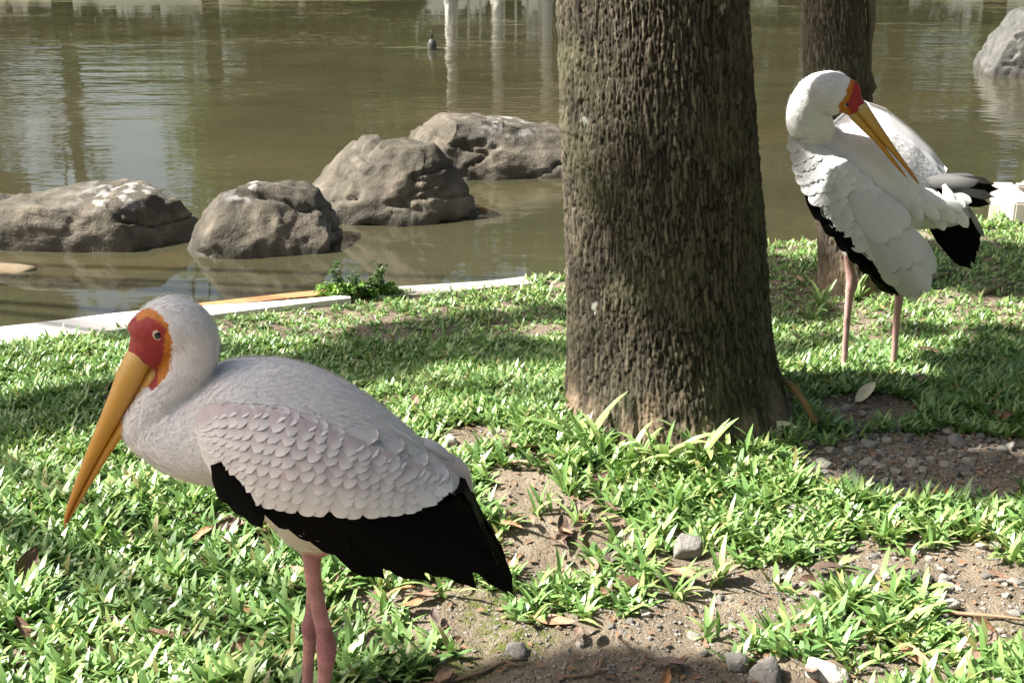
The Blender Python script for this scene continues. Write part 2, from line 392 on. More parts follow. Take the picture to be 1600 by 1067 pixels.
# thick trunk in the middle
def xy_r(y, xl, xr, Y):
    a, b = P(xl, y, Y), P(xr, y, Y); return (a[2], (a[0] + b[0]) / 2, Y, (b[0] - a[0]) / 2)
tr_rows = [xy_r(y, xl, xr, TY) for y, xl, xr in ((640, 894, 1218), (550, 893, 1203), (450, 890, 1194), (350, 887, 1188), (200, 881, 1178), (60, 878, 1171), (0, 876, 1168))]
tr_rows.sort()
z0 = tr_rows[0]
path = [(-.12, z0[1] + .005, TY, z0[3] * 1.10), (.0, z0[1] + .004, TY, z0[3] * 1.05)] + tr_rows
top = tr_rows[-1]; path += [(2.4, top[1] - .12, TY + .05, top[3] * .86), (4.2, top[1] - .22, TY + .12, top[3] * .7)]
def flare_big(TH, Z):
    k = np.exp(-np.clip(Z + .06, 0, 9) / .13)
    return k * (.055 * np.exp(-((np.angle(np.exp(1j * (TH - (-.35))))) / .38) ** 2) + .035 * np.exp(-((np.angle(np.exp(1j * (TH + 1.5)))) / .3) ** 2) + .03 * np.exp(-((np.angle(np.exp(1j * (TH - 3.4)))) / .4) ** 2) + .02)
big = root('thick_tree', (TX, TY, 0), 'thick dark furrowed tree trunk standing between the two storks', 'tree')
zs = np.concatenate([np.arange(-.12, 1.15, .0032), np.linspace(1.16, 4.2, 90)])
bark_trunk('trunk', BARK, big, path, 520, zs, (.0088, .062), .0064, flare_big, 3)
bt = np.array([top[1] - .22, TY + .12, 4.1])
limbs(big, [[(*bt, .14), (*(bt + [.5, .3, 1.0]), .09), (*(bt + [1.0, .8, 1.9]), .04)], [(*bt, .13), (*(bt + [-.1, .7, 1.1]), .08), (*(bt + [.2, 1.3, 2.0]), .04)], [(*bt, .12), (*(bt + [.4, -.5, 1.2]), .08), (*(bt + [.9, -.8, 2.1]), .03)]], BARK)
rr = np.random.default_rng(5)
cc = bt + [.7, .2, 2.2] + rr.normal(size=(22, 3)) * [1.0, 1.2, .5]
crown(big, cc, rr.uniform(.5, .9, 22), 9000, .11, FOL, 11)

# slimmer trunk behind the preening stork
T2Y = 3.78
rows2 = sorted([xy_r(y, xl, xr, T2Y) for y, xl, xr in ((440, 1279, 1386), (380, 1278, 1376), (300, 1272, 1369), (200, 1262, 1362), (100, 1255, 1357), (0, 1250, 1349))])
q = rows2[0]; t = rows2[-1]
path2 = [(-.12, q[1], T2Y, q[3] * 1.12)] + rows2 + [(2.2, t[1] - .1, T2Y + .1, t[3] * .85), (3.8, t[1] - .15, T2Y + .2, t[3] * .7)]
slim = root('slim_tree', (q[1], T2Y, 0), 'slimmer brown tree trunk rising behind the preening stork', 'tree')
zs2 = np.concatenate([np.arange(-.12, 1.2, .006), np.linspace(1.21, 3.8, 40)])
bark_trunk('trunk', BARK2, slim, path2, 200, zs2, (.0095, .045), .0055, None, 8)
vine = [(*P(x, y, T2Y - .03), r) for x, y, r in ((1358, -60, .014), (1360, 0, .015), (1362, 30, .013), (1358, 70, .009), (1358, 110, .007), (1366, 138, .008), (1360, 150, .004))]
vv, vf = limb_mesh([vine], 10); vm = make_mesh('side_stem', np.array(vv) - np.array(slim.location), vf); attr(vm, 'ridge', np.full(len(vv), .55)); attr(vm, 'earth', np.full(len(vv), .25))
put('side_stem', vm, BARK2, slim)
st = np.array([t[1] - .15, T2Y + .2, 3.7])
limbs(slim, [[(*st, .06), (*(st + [.3, .3, .8]), .04), (*(st + [.6, .6, 1.5]), .015)], [(*st, .06), (*(st + [.2, -.2, .9]), .04), (*(st + [.6, -.1, 1.6]), .015)]], BARK2)
crown(slim, st + [.6, .3, 1.6] + rr.normal(size=(9, 3)) * [.5, .5, .35], rr.uniform(.35, .6, 9), 2500, .08, FOL, 12)

# tree out to the left, whose branches throw the shade on the near stork and the lawn
shade = root('shade_tree', (-8.6, 4.6, 0), 'leafy tree on the bank whose branches shade the bowed stork and lawn', 'tree')
def up_sun(p, z): p = Vector(p); return np.array(p + SUN * ((z - p.z) / SUN.z))
sc, sr = [], []
YB = 1.40
for x, y, rads in ((270, 560, .26), (270, 700, .26), (400, 650, .27), (480, 700, .28), (560, 750, .26), (660, 820, .24), (740, 880, .22), (350, 790, .24), (160, 720, .22), (480, 880, .22), (620, 640, .2), (300, 470, .22), (500, 1000, .2), (600, 900, .24), (430, 560, .22), (230, 640, .2), (120, 800, .18)):
    sc.append(up_sun(P(x, y, YB), 4.6 + .5 * rr.random())); sr.append(rads)
for x, y, rads in ((-60, 672, .16), (30, 662, .16), (110, 648, .15), (190, 640, .15), (290, 625, .15), (380, 610, .14), (460, 585, .14), (520, 575, .17), (590, 560, .18), (650, 555, .16), (710, 545, .17), (770, 545, .14), (830, 560, .14), (880, 570, .12), (610, 525, .12), (690, 512, .1), (780, 500, .09), (860, 492, .09), (560, 590, .13),
                   (1225, 440, .22), (1240, 480, .14), (1200, 420, .2), (1470, 395, .22), (1560, 400, .25), (1510, 425, .16), (1590, 455, .16), (1560, 560, .10), (1500, 575, .08), (1590, 530, .1), (1440, 520, .08), (1300, 535, .08), (1400, 425, .1), (1230, 560, .08), (1290, 705, .10), (1350, 722, .12), (1420, 735, .13), (1490, 742, .13), (1560, 745, .13), (1630, 745, .13), (1400, 765, .08), (1520, 772, .08)):  # clumps for the last points added to extend the trunk's shade over gravel
    sc.append(up_sun(G(x, y), 4.8 + .6 * rr.random())); sr.append(rads * .92)
ns = len(sc)
for k in range(16):
    sc.append(np.array([-10.0, 4.6, 6.2]) + rr.normal(size=3) * [.8, .9, .5]); sr.append(rr.uniform(.4, .6))
b = np.array(shade.location)
vv, vf, tt = leaves_mesh('crown', sc[:ns], sr[:ns], 17000, .055, 21, .75)
me = make_mesh('crown', vv - b, vf, False); attr(me, 'tone', tt); put('crown', me, FOL, shade)
crown(shade, sc[ns:], sr[ns:], 3500, .09, FOL, 22)
segs = [[(-8.6, 4.6, -.1, .2), (-8.55, 4.6, 1.5, .16), (-8.6, 4.65, 3.2, .13), (-8.5, 4.6, 4.6, .09), (-8.6, 4.6, 5.6, .04)]]
sca = np.array(sc[:ns])
for k in range(0, ns, 3):
    e = sca[k]; a = np.array([-8.55, 4.6, 3.4 + 1.2 * rr.random()]); mid = (a + e) / 2 + [0, 0, .25]
    segs.append([(*a, .035), (*mid, .018), (*(e + [0, 0, -.02]), .006)])
vv, vf = limb_mesh(segs[:1], 14); me = make_mesh('trunk', np.array(vv) - b, vf); attr(me, 'ridge', np.full(len(vv), .5)); attr(me, 'earth', np.zeros(len(vv))); put('trunk', me, BARK2, shade)
limbs(shade, segs[1:], BARK2)

# far bank, mirrored in the pond
def far_tree(x, y, h, r, label, seed, mat, dens=7500, clear=.0):
    o = root('bank_tree', (x, y, .2), label, 'tree', 'trees on the far bank'); q = np.random.default_rng(seed)
    n = 30; d = q.normal(size=(n, 3)); d /= np.linalg.norm(d, axis=1)[:, None]
    c = np.array([x, y, h * (.5 + clear / 2)]) + d * [r * .8, r * .8, h * (.46 - clear * .5)] * q.uniform(.4, 1, (n, 1))
    crown(o, c, q.uniform(.28, .5, n) * r, dens, .3, mat, seed)
    sg = [[(x, y, .1, .28), (x + .1, y, h * .3, .22), (x - .1, y, h * .6, .12), (x, y, h * .85, .04)]]
    for k in range(6): sg.append([(x, y, h * (.25 + .05 * k), .09), *[(*((np.array([x, y, h * (.25 + .05 * k)]) * (1 - w) + c[k * 3] * w)), .06 - .04 * w) for w in (.5, 1)]])
    vv, vf = limb_mesh(sg[:1]); me = make_mesh('trunk', np.array(vv) - np.array(o.location), vf); attr(me, 'ridge', np.full(len(vv), .5)); attr(me, 'earth', np.zeros(len(vv))); put('trunk', me, BARK, o)
    limbs(o, sg[1:], BARK)
LBL = 'broad leafy tree on the far bank mirrored in the pond'
for i, (x, y, h, r) in enumerate(((-24, 31, 13, 4.5), (-18.5, 30, 14, 4.2), (-14.4, 30, 12, 3.2), (-6, 38, 7.5, 3), (0, 38, 9, 3.5), (5, 39, 16, 4.5), (12, 39, 17, 5), (20, 39, 17, 5), (-21, 39, 17, 5), (-5.2, 29, 6.6, 2.6), (-2.6, 30, 6.8, 2.6), (2.2, 31, 12, 3.0), (6.6, 30, 14, 4.0), (11.5, 30, 12, 3.6), (17, 29, 13, 4.2), (23, 28, 12, 4.0), (-30, 30, 14, 4.5), (29, 31, 13, 4.4))):
    far_tree(x, y, h, r, LBL, 40 + i, FOL)
for i, (x, y, h, r, lb) in enumerate(((4.9, 1.0, 7.5, 2.4, 'unseen tree added right of the gravel patch to block sky light'), (6.2, 5.6, 8, 2.5, 'unseen tree added right of the planter block to block sky light'), (2.6, -4.6, 7.5, 2.6, 'unseen tree added to the right behind the camera to block sky light'), (-2.4, -5.2, 8, 2.6, 'unseen tree added to the left behind the camera to block sky light'))):
    far_tree(x, y, h, r, lb, 80 + i, FOL, 2600, .05)  # out-of-view trees, put in to cut sky light on trunk and near stork
far_tree(-9.6, 40, 17, 4.5, 'tall high crowned tree far behind the sparse one on the opposite bank', 62, FOL, 4000, .55)
far_tree(-11.8, 33, 9.5, 1.2, 'thin sparse tree on the far bank with sky showing through it', 60, FOL, 260, .3)
far_tree(.9, 29.5, 5.0, 1.5, 'small bright green tree beside the far pavilion', 61, FOLB, 1500, .3)
hv, hf, ht = leaves_mesh('hedge', [(x, 26.6 + .4 * math.sin(x), .8 + k_) for x in np.arange(-30, 30, .8) for k_ in ((0, .1, .2, .3, .4) if -11.6 < x < -7.0 else (0, 1.3, 2.6, 3.8, 4.9))], [1.0] * 375, 42000, .2, 33)
hm = make_mesh('hedge', hv - np.array([0, 26.6, .2]), hf, False); attr(hm, 'tone', ht); put('bank_hedge', hm, FOL, None, 'long low hedge along the far bank of the pond', 'hedge', None, None, (0, 26.6, .2))
# pavilion with pale columns (seen mirrored)
PLAST = mat_plain('pale_plaster', (.34, .32, .27), .8, 4, .08); ROOF = mat_plain('pavilion_roof', (.16, .10, .07), .8, 8, .2)
pav = root('pavilion', (.25, 25.6, .0), 'pale columned pavilion on the far bank beyond the pond', 'building')
def box(a, c):
    (x0, y0, z0), (x1, y1, z1) = a, c
    v = [(x, y, z) for x in (x0, x1) for y in (y0, y1) for z in (z0, z1)]
    return v, [(0, 1, 3, 2), (4, 6, 7, 5), (0, 4, 5, 1), (2, 3, 7, 6), (0, 2, 6, 4), (1, 5, 7, 3)]
for x in (-1.5, -.55, .45, 1.3):
    vv, vf = limb_mesh([[(x, 0, 0, .17), (x, 0, .12, .16), (x, 0, .14, .12), (x, 0, 2.2, .11), (x, 0, 2.22, .17), (x, 0, 2.35, .18)]], 16); put('column', make_mesh('column', vv, vf), PLAST, pav)
vv, vf = box((-1.9, -.4, 2.35), (1.7, 2.0, 2.6)); put('beam', make_mesh('beam', vv, vf, False), PLAST, pav)
put('roof', make_mesh('roof', [(-2.3, -.8, 2.602), (2.1, -.8, 2.602), (2.1, 2.4, 2.602), (-2.3, 2.4, 2.602), (-1, .8, 3.5), (.8, .8, 3.5)], [(0, 1, 5, 4), (1, 2, 5), (2, 3, 4, 5), (3, 0, 4), (3, 2, 1, 0)], False), ROOF, pav)
for k in range(12):
    x = -1.4 + k * .24; vv, vf = box((x, -.05, 0), (x + .05, .0, .8)); put('baluster', make_mesh('baluster', vv, vf, False), PLAST, pav)
vv, vf = box((-1.5, -.08, .802), (1.3, .03, .88)); put('rail', make_mesh('rail', vv, vf, False), PLAST, pav)
# ------------------------------------------------------------------ boulders in the pond
def ico(sub):
    import bmesh
    bm = bmesh.new(); bmesh.ops.create_icosphere(bm, subdivisions=sub, radius=1)
    v = np.array([q.co[:] for q in bm.verts]); f = np.array([[q.index for q in p.verts] for p in bm.faces]); bm.free(); return v, f
ICO6 = ico(6); ICO3 = ico(3); ICO2 = ico(2)
def boulder(x0, x1, top, base_y, dep, label, mat, seed, n=3.2, planes=6, drop=(.5, .6), lean=0.0, rough=1.0, hmin=.74):
    Gf = G((x0 + x1) / 2, base_y, WZ); yc = Gf[1] + dep * .85
    hx0, hx1 = P(x0, base_y, yc)[0], P(x1, base_y, yc)[0]; cx, hw = (hx0 + hx1) / 2, (hx1 - hx0) / 2
    tp = np.array([P(a, b_, yc + .1 * dep)[::2] for a, b_ in top])
    v, f = ICO6; q = np.random.default_rng(seed)
    u = v / (np.abs(v) ** n).sum(1)[:, None] ** (1 / n)
    for k in range(planes):
        a = q.uniform(0, 2 * math.pi); d = np.array([math.cos(a), math.sin(a), q.uniform(-.1, .75)]); d /= np.linalg.norm(d); h = q.uniform(hmin, .93)
        s = u @ d; ex = np.clip(s - h, 0, None); u = u - ex[:, None] * .95 * d
    u[:, 0] = np.where(u[:, 0] < 0, u[:, 0] / -u[:, 0].min(), u[:, 0] / u[:, 0].max()); u[:, 2] = np.where(u[:, 2] > 0, u[:, 2] / u[:, 2].max(), u[:, 2])
    x = cx + u[:, 0] * hw; y = yc + u[:, 1] * dep + lean * u[:, 2] * dep
    tz = np.interp(x, tp[:, 0], tp[:, 1]) - WZ
    z = np.where(u[:, 2] > 0, np.clip(u[:, 2], 0, 1) ** .75 * tz, u[:, 2] * .3)
    p = np.stack([x, y, z + WZ], -1)
    nr = v.copy()
    nz = .035 * fbm(p * 2.6, 3, seed) + .018 * (1 - np.abs(fbm(p * 7, 4, seed + 4))) + .006 * fbm(p * 26, 3, seed + 6)
    st = np.abs(fbm(p * np.array([2.2, 2.2, 7]), 3, seed + 9)); nz = nz - .026 * np.exp(-(st / .07) ** 2)
    p = p + nr * (nz * rough)[:, None]
    c = np.array([cx, yc, WZ]); me = make_mesh('boulder', p - c, f)
    attr(me, 'wet', 1 - sstep(.015, .075, p[:, 2] - WZ + .03 * fbm(p * 9, 2, 3)))
    attr(me, 'dropping', np.clip(np.exp(-((x - cx) / hw - drop[0]) ** 2 / .05) * sstep(.6, .95, z / np.maximum(tz, .01)) * drop[1] * .45, 0, 1))
    return put('boulder', me, mat, None, label, 'rock', 'boulders standing in the pond', None, tuple(c))
boulder(-190, 326, [(-190, 345), (-60, 322), (0, 321), (60, 317), (130, 303), (190, 288), (250, 292), (300, 306), (318, 325)], 392, .27, 'long low brown boulder in the pond beside the sand spit', ROCK, 3, 3.0, 7, (.55, .8))
boulder(298, 524, [(308, 325), (330, 303), (370, 285), (410, 279), (450, 282), (490, 298), (520, 325)], 398, .24, 'rounded squat boulder in the pond between its long and broad neighbours', ROCK, 8, 3.4, 7, (-.1, .9))
boulder(468, 760, [(476, 262), (492, 238), (540, 221), (600, 226), (700, 229), (738, 243), (756, 275)], 354, .32, 'broad faceted boulder in the pond in front of the flat topped one', ROCK, 15, 4.5, 9, (-.5, .3), hmin=.66)
boulder(588, 930, [(588, 216), (640, 180), (690, 175), (760, 184), (880, 201), (930, 216)], 283, .34, 'flat topped boulder in the pond partly behind the thick trunk', ROCK, 22, 4.5, 8, (.2, .8))
boulder(1522, 1700, [(1522, 62), (1545, 36), (1590, 16), (1640, 10), (1700, 40)], 122, .5, 'grey round boulder far out in the pond past the preening stork', ROCKG, 31, 2.5, 5, (0, .1))
# sand spit
sp = np.array(G(-40, 422, WZ)); v, f = ICO3
me = make_mesh('sand_spit', v * [.24, .11, .028] * (1 + .2 * fbm(v * 2, 3, 5))[:, None], f); put('sand_spit', me, mat_plain('wet_sand', (.20, .155, .095), .9, 40, .25, .4), None, None, None, None, 'structure', tuple(sp + [0, 0, -.006]))
# little float post in the water
fp = G(675, 78, WZ); fl = root('float_marker', fp, 'small dark float marker standing upright in open water', 'float')
FM = mat_plain('dark_float', (.05, .05, .04), .5); vv, vf = limb_mesh([[(0, 0, -.1, .045), (0, 0, .06, .05), (0, 0, .09, .035), (0, 0, .11, .018)]], 12); put('body', make_mesh('body', vv, vf), FM, fl)
vv, vf = limb_mesh([[(0, 0, .105, .012), (0, 0, .19, .010), (0, 0, .2, .004)]], 8); put('stem', make_mesh('stem', vv, vf), FM, fl)
# white concrete planter block on the right bank
kb = G(1582, 350); blk = root('planter_block', (kb[0], kb[1], 0), 'white concrete planter block with brown inside on the right bank', 'planter')
def bevel_box(w, d, h, b=.008):
    v, f = [], []
    import bmesh
    bm = bmesh.new(); bmesh.ops.create_cube(bm, size=1); bmesh.ops.scale(bm, vec=(w, d, h), verts=bm.verts); bmesh.ops.translate(bm, vec=(w / 2, d / 2, h / 2), verts=bm.verts)
    bmesh.ops.bevel(bm, geom=bm.edges[:], offset=b, segments=2, affect='EDGES')
    me = bpy.data.meshes.new('block'); bm.to_mesh(me); bm.free(); return me
blk.rotation_euler = (0, 0, math.radians(-8))
a = put('side_wall', bevel_box(.085, .40, .085), CONCG, blk)
a = put('front_wall', bevel_box(.9, .05, .075), BRICK, blk, loc=(.087, .03, 0))
a = put('back_wall', bevel_box(.9, .06, .085), CONCG, blk, loc=(.087, .338, 0))
a = put('soil_fill', bevel_box(.9, .25, .055), mat_plain('planter_soil', (.10, .055, .035), .95, 40, .4, .6), blk, loc=(.087, .083, 0))
kerb('stone_kerb', [(1.98, 4.78), (2.18, 5.05), (2.55, 5.6), (2.95, 6.1)], .07, .03, CONCG, 'grey stone kerb curving away along the right bank', 20, 9)

# ------------------------------------------------------------------ grass
def blades(bx, by, bz, az, L, Wd, t0, t1, tone, seg=4):
    n = len(bx); ts = np.linspace(0, 1, seg + 1); prof = np.interp(ts, [0, .25, .6, .85, 1], [.55, 1, .92, .55, .05])
    ang = t0[:, None] + (t1 - t0)[:, None] * ts[None]
    st = (L / seg)[:, None]
    h = np.concatenate([np.zeros((n, 1)), np.cumsum(np.sin(ang[:, :-1]) * st, 1)], 1); z = np.concatenate([np.zeros((n, 1)), np.cumsum(np.cos(ang[:, :-1]) * st, 1)], 1)
    ca, sa = np.cos(az)[:, None], np.sin(az)[:, None]; w = Wd[:, None] * prof[None] / 2
    cx, cy, cz = bx[:, None] + h * ca, by[:, None] + h * sa, bz[:, None] + z
    tw = rng.normal(0, .25, n)[:, None] * ts[None]
    dx, dy, dz = -sa * np.cos(tw), ca * np.cos(tw), np.sin(tw)
    A = np.stack([cx + dx * w, cy + dy * w, cz + dz * w], -1); B = np.stack([cx - dx * w, cy - dy * w, cz - dz * w], -1)
    v = np.stack([A, B], 2).reshape(n, -1, 3); k = 2 * (seg + 1)
    base = (np.arange(n) * k)[:, None, None]; i = np.arange(seg)[None, :, None] * 2
    f = (base + i + np.array([0, 1, 3, 2])[None, None]).reshape(-1, 4)
    return v.reshape(-1, 3), f, np.repeat(tone, k)
def scatter(n, y0, y1, mx=.62, add=.5):
    y = rng.uniform(y0, y1, n * 3); x = rng.uniform(-1, 1, n * 3) * (mx * y1 + add)
    k = (np.abs(x) < mx * y + add); return x[k], y[k]
def trunk_free(x, y):
    return (np.hypot(x - TX, y - TY) > .255) & (np.hypot(x - q[1], y - T2Y) > .12)
def keep_grass(x, y):
    s = shore(x) - y
    kerbw = np.interp(x, [-1.0, -.55, -.1, .1], [.165, .035, .05, .0]) + .035 * n2(x, y, 9, 2, 8)
    d = dirt_map(x, y); dens = 1 - sstep(.18, .75, d)
    return (s > kerbw) & trunk_free(x, y) & (rng.random(len(x)) < dens)
def lawn(name, n, y0, y1, Lr, Wr, per, label):
    x, y = scatter(n, y0, y1); k = keep_grass(x, y); x, y = x[k], y[k]
    m = len(x); X = np.repeat(x, per) + rng.normal(0, .006, m * per); Y = np.repeat(y, per) + rng.normal(0, .006, m * per)
    Z = gheight(X, Y) - .004
    ta = np.repeat(rng.uniform(0, 6.28, m), per); az = ta + np.tile(np.arange(per) * 2.4, m) + rng.normal(0, .4, m * per)
    vig = np.repeat(np.clip(1 + .35 * n2(x, y, 3.2, 2, 12) + rng.normal(0, .15, m), .5, 1.7), per)
    L = rng.uniform(*Lr, m * per) * vig; Wd = rng.uniform(*Wr, m * per) * np.sqrt(vig)
    t0 = rng.uniform(.25, .95, m * per); t1 = t0 + rng.uniform(.3, 1.15, m * per)
    tone = np.clip(rng.beta(2.2, 2.6, m * per) * .95 + .12 * np.repeat(n2(x, y, 2.5, 2, 14), per), 0, .93); tone[rng.random(m * per) < .05] = 1
    v, f, t = blades(X, Y, Z, az, L, Wd, t0, t1, tone)
    me = make_mesh(name, v, f); attr(me, 'tone', t)
    return put(name, me, GRASS, None, label, 'grass', None, 'stuff')
lawn('lawn_grass', 3300, 1.35, 2.35, (.034, .066), (.0075, .0125), 7, 'broad bladed carpet grass growing over the foreground soil')
lawn('lawn_grass', 7000, 2.35, 3.2, (.024, .044), (.0055, .0085), 7, 'sunlit carpet grass around and behind the tree trunks')
lawn('lawn_grass', 12500, 3.2, 5.6, (.018, .034), (.005, .008), 6, 'dense short lawn grass along the pond kerb')

# single broad-leaved tufts
def blade_mesh(t0, t1, seed):
    ts = np.linspace(0, 1, 7); prof = np.interp(ts, [0, .2, .55, .85, 1], [.4, .85, 1, .6, .04]); a = t0 + (t1 - t0) * ts
    h = np.concatenate([[0], np.cumsum(np.sin(a[:-1]) / 6)]); z = np.concatenate([[0], np.cumsum(np.cos(a[:-1]) / 6)])
    v = []
    for i in range(7):
        for s in (-1, 0, 1):
            w = prof[i] / 2 * .105
            v.append((h[i] - abs(s) * .018 * math.cos(a[i]) * prof[i], s * w + .02 * math.sin(ts[i] * 2 + seed), z[i] + abs(s) * .018 * math.sin(a[i]) * prof[i]))
    f = []
    for i in range(6):
        for s in (0, 1): f.append((i * 3 + s, i * 3 + s + 1, i * 3 + s + 4, i * 3 + s + 3))
    me = make_mesh('leaf_blade', v, f); attr(me, 'tone', np.full(len(v), [.35, .5, .62, .45, .7, .55, .4, .8][seed % 8])); me.materials.append(GRASS); return me
BL = [blade_mesh(a, b_, i) for i, (a, b_) in enumerate(((.15, .9), (.3, 1.3), (.5, 1.5), (.2, .6), (.6, 1.9), (.4, 1.1), (.75, 1.5), (.3, 1.7)))]
def tuft(px, py, size, n, label, group, seed):
    q_ = np.random.default_rng(seed); g = G(px, py); z = float(gheight(np.array([g[0]]), np.array([g[1]]))[0])
    o = root('grass_tuft', (g[0], g[1], z - .004), label, 'grass tuft', group)
    for k in range(n):
        b_ = put('leaf_blade', BL[q_.integers(8)], None, o, loc=(q_.normal(0, .008), q_.normal(0, .008), 0))
        s = size * q_.uniform(.55, 1.1); b_.rotation_euler = (q_.normal(0, .12), q_.normal(0, .12), k * 2.4 + q_.normal(0, .4)); b_.scale = (s, s * q_.uniform(.9, 1.35), s)
    return o
tl = 'long bladed grass tuft leaning against the foot of the thick trunk'
for i, (x, y, s) in enumerate(((915, 722, .16), (935, 735, .13), (985, 742, .13), (1035, 742, .14), (1090, 740, .14), (1135, 742, .12), (895, 712, .09), (960, 752, .10))): tuft(x, y, s, 10, tl, 'tufts at the thick trunk', 100 + i)
TL = ('leafy grass tuft beside the legs of the bowed stork', 'leafy grass tuft around the rough grey stone below the thick trunk', 'leafy grass tuft between the shaded gravel and the pebbly soil', 'leafy grass tuft on open soil above the oblong white stone')
for i, (x, y, s) in enumerate(((1010, 790, .095), (960, 850, .09), (1060, 800, .10), (1105, 850, .09), (1180, 775, .09), (1235, 785, .085), (1000, 890, .09), (1060, 925, .09), (1120, 905, .09), (1200, 855, .08), (1290, 845, .08), (1335, 795, .085), (1385, 845, .09), (1450, 850, .085), (830, 950, .07), (1110, 985, .08), (1180, 1000, .075), (1245, 975, .075), (1335, 1035, .065), (1405, 965, .075), (1440, 1010, .085), (1495, 1000, .07), (845, 800, .085), (885, 775, .09), (640, 885, .085), (600, 945, .075), (690, 925, .075), (560, 960, .08), (1160, 820, .09), (1420, 800, .08), (1490, 830, .075), (910, 820, .085), (1030, 745, .11), (1100, 745, .1), (1170, 735, .09), (745, 905, .07), (1290, 1000, .05), (870, 900, .07))):
    tz = 0 if x < 780 else 1 if y < 900 and x < 1190 else 2 if y < 900 else 3; tuft(x, y, s, 9 + i % 4, TL[tz], 'tufts: ' + TL[tz][:36], 200 + i)
tl = 'taller green grass tuft beside the foot of the slimmer trunk'
for i, (x, y, s) in enumerate(((1285, 470, .13), (1340, 462, .12), (1270, 485, .10), (1400, 490, .08))): tuft(x, y, s, 9, tl, 'tufts at the slimmer trunk', 300 + i)
# small weed on the kerb
wg = G(560, 462); weed = root('kerb_weed', (wg[0], wg[1], 0), 'small dark feathery weed growing at the kerb by the water', 'plant')
sg, lc = [], []
for k in range(9):
    a = rng.uniform(-1, 1); h = rng.uniform(.05, .12); x0, y0 = rng.normal(0, .05), rng.normal(0, .025)
    sg.append([(x0, y0, -.01, .0022), (x0 + a * h * .4, y0, h * .6, .0016), (x0 + a * h * .9, y0 - .01, h, .0008)])
    for w in np.linspace(.3, 1, 6): lc.append((x0 + a * h * .9 * w, y0 - .005, h * w))
vv, vf = limb_mesh(sg, 5); put('stem', make_mesh('stem', vv, vf), TWIG, weed)
v, f, t = leaves_mesh('foliage', lc, [.014] * len(lc), 700, .008, 91); me = make_mesh('foliage', v, f, False); attr(me, 'tone', t); put('foliage', me, FOL, weed)
v, f, t = leaves_mesh('low_leaves', [(x_, 0, .02) for x_ in np.linspace(-.1, .1, 8)], [.04] * 8, 900, .011, 92); me = make_mesh('low_leaves', v, f, False); attr(me, 'tone', t); put('low_leaves', me, FOLB, weed)

# ------------------------------------------------------------------ stones and gravel
def stone_mesh(seed, base):
    v, f = base; q_ = np.random.default_rng(seed)
    u = v / (np.abs(v) ** 2.6).sum(1)[:, None] ** (1 / 2.6)
    for k in range(7):
        d = q_.normal(size=3); d /= np.linalg.norm(d); s = u @ d; u = u - np.clip(s - q_.uniform(.55, .85), 0, None)[:, None] * d
    u = u * (1 + .10 * fbm(v * 2.5 + seed, 3, seed))[:, None]
    return u, f
PEB = [make_mesh('pebble', *stone_mesh(500 + k, ICO2), smooth=False) for k in range(7)]
for k, m_ in enumerate(PEB): m_.materials.append(STONE if k % 4 else STONED)
def gz1(x, y): return float(gheight(np.array([x]), np.array([y]))[0])
def stone(px, py, w, h, label, mat, seed, ratio=.7, rot=0.0, group=None):
    g = G(px, py); me = make_mesh('stone', *stone_mesh(seed, ICO3)); s = w / 2
    me.transform(Matrix.Diagonal((s, s * ratio, h / 2, 1))); me.materials.append(mat)
    o = put('stone', me, None, None, label, 'stone', group, None, (g[0], g[1], gz1(g[0], g[1]) + h * .22)); o.rotation_euler = (0, 0, rot); return o
stone(1292, 1045, .075, .04, 'oblong white stone lying on soil beside a round greenish one', STONE, 601, .5, -.5)
stone(1200, 1048, .055, .05, 'round greenish grey stone next to the oblong white stone', STONED, 602, .9)
stone(1150, 1030, .04, .035, 'small grey stone touching the grass beside the round greenish stone', STONED, 603, .9)
stone(1070, 858, .065, .075, 'rough grey stone upright among grass tufts below the thick trunk', STONED, 604, .8)
stone(1245, 808, .07, .035, 'flat pale stone in grass under the shaded gravel', STONE, 605, .6)
stone(1478, 945, .05, .028, 'bright white flat stone lying behind the long stick', STONE, 606, .6)
stone(1435, 905, .07, .022, 'dark mossy flat lump of stone beside a grass tuft', mat_rock('dark_stone', (.05, .05, .035), (.09, .09, .06), (.14, .13, .10), False), 607, .7)
stone(1510, 668, .035, .035, 'white stone on the sunlit edge of the gravel shadow', STONE, 608, .9)
stone(808, 1012, .04, .022, 'small flat green grey stone near the fallen twig', STONED, 609, .8)
stone(700, 700, .05, .03, 'pale stone at the bare patch behind the stork back', STONE, 610, .6)
stone(1495, 700, .045, .04, 'grey stone half in the trunk shadow on the gravel', STONED, 611, .8)
PL = ('grey pebble in the shaded gravel patch beside the thick trunk', 'pale pebble on the sunlit soil by the long light stick', 'pale pebble among the short thin twig and grass tufts', 'loose pebble on soil between the white flat stone and the tufts', 'pebble on bare soil under the black wing tip', 'pebble on the bare patch behind the stork back', 'pebble on the sunlit strip behind the gravel shadow')
cnt = 0
zones = ((1430, 725, 190, 55, 120), (1540, 900, 110, 90, 45), (1290, 880, 110, 60, 30), (1400, 870, 200, 110, 22), (1010, 960, 190, 80, 20), (800, 715, 60, 30, 10), (1350, 640, 90, 25, 15))
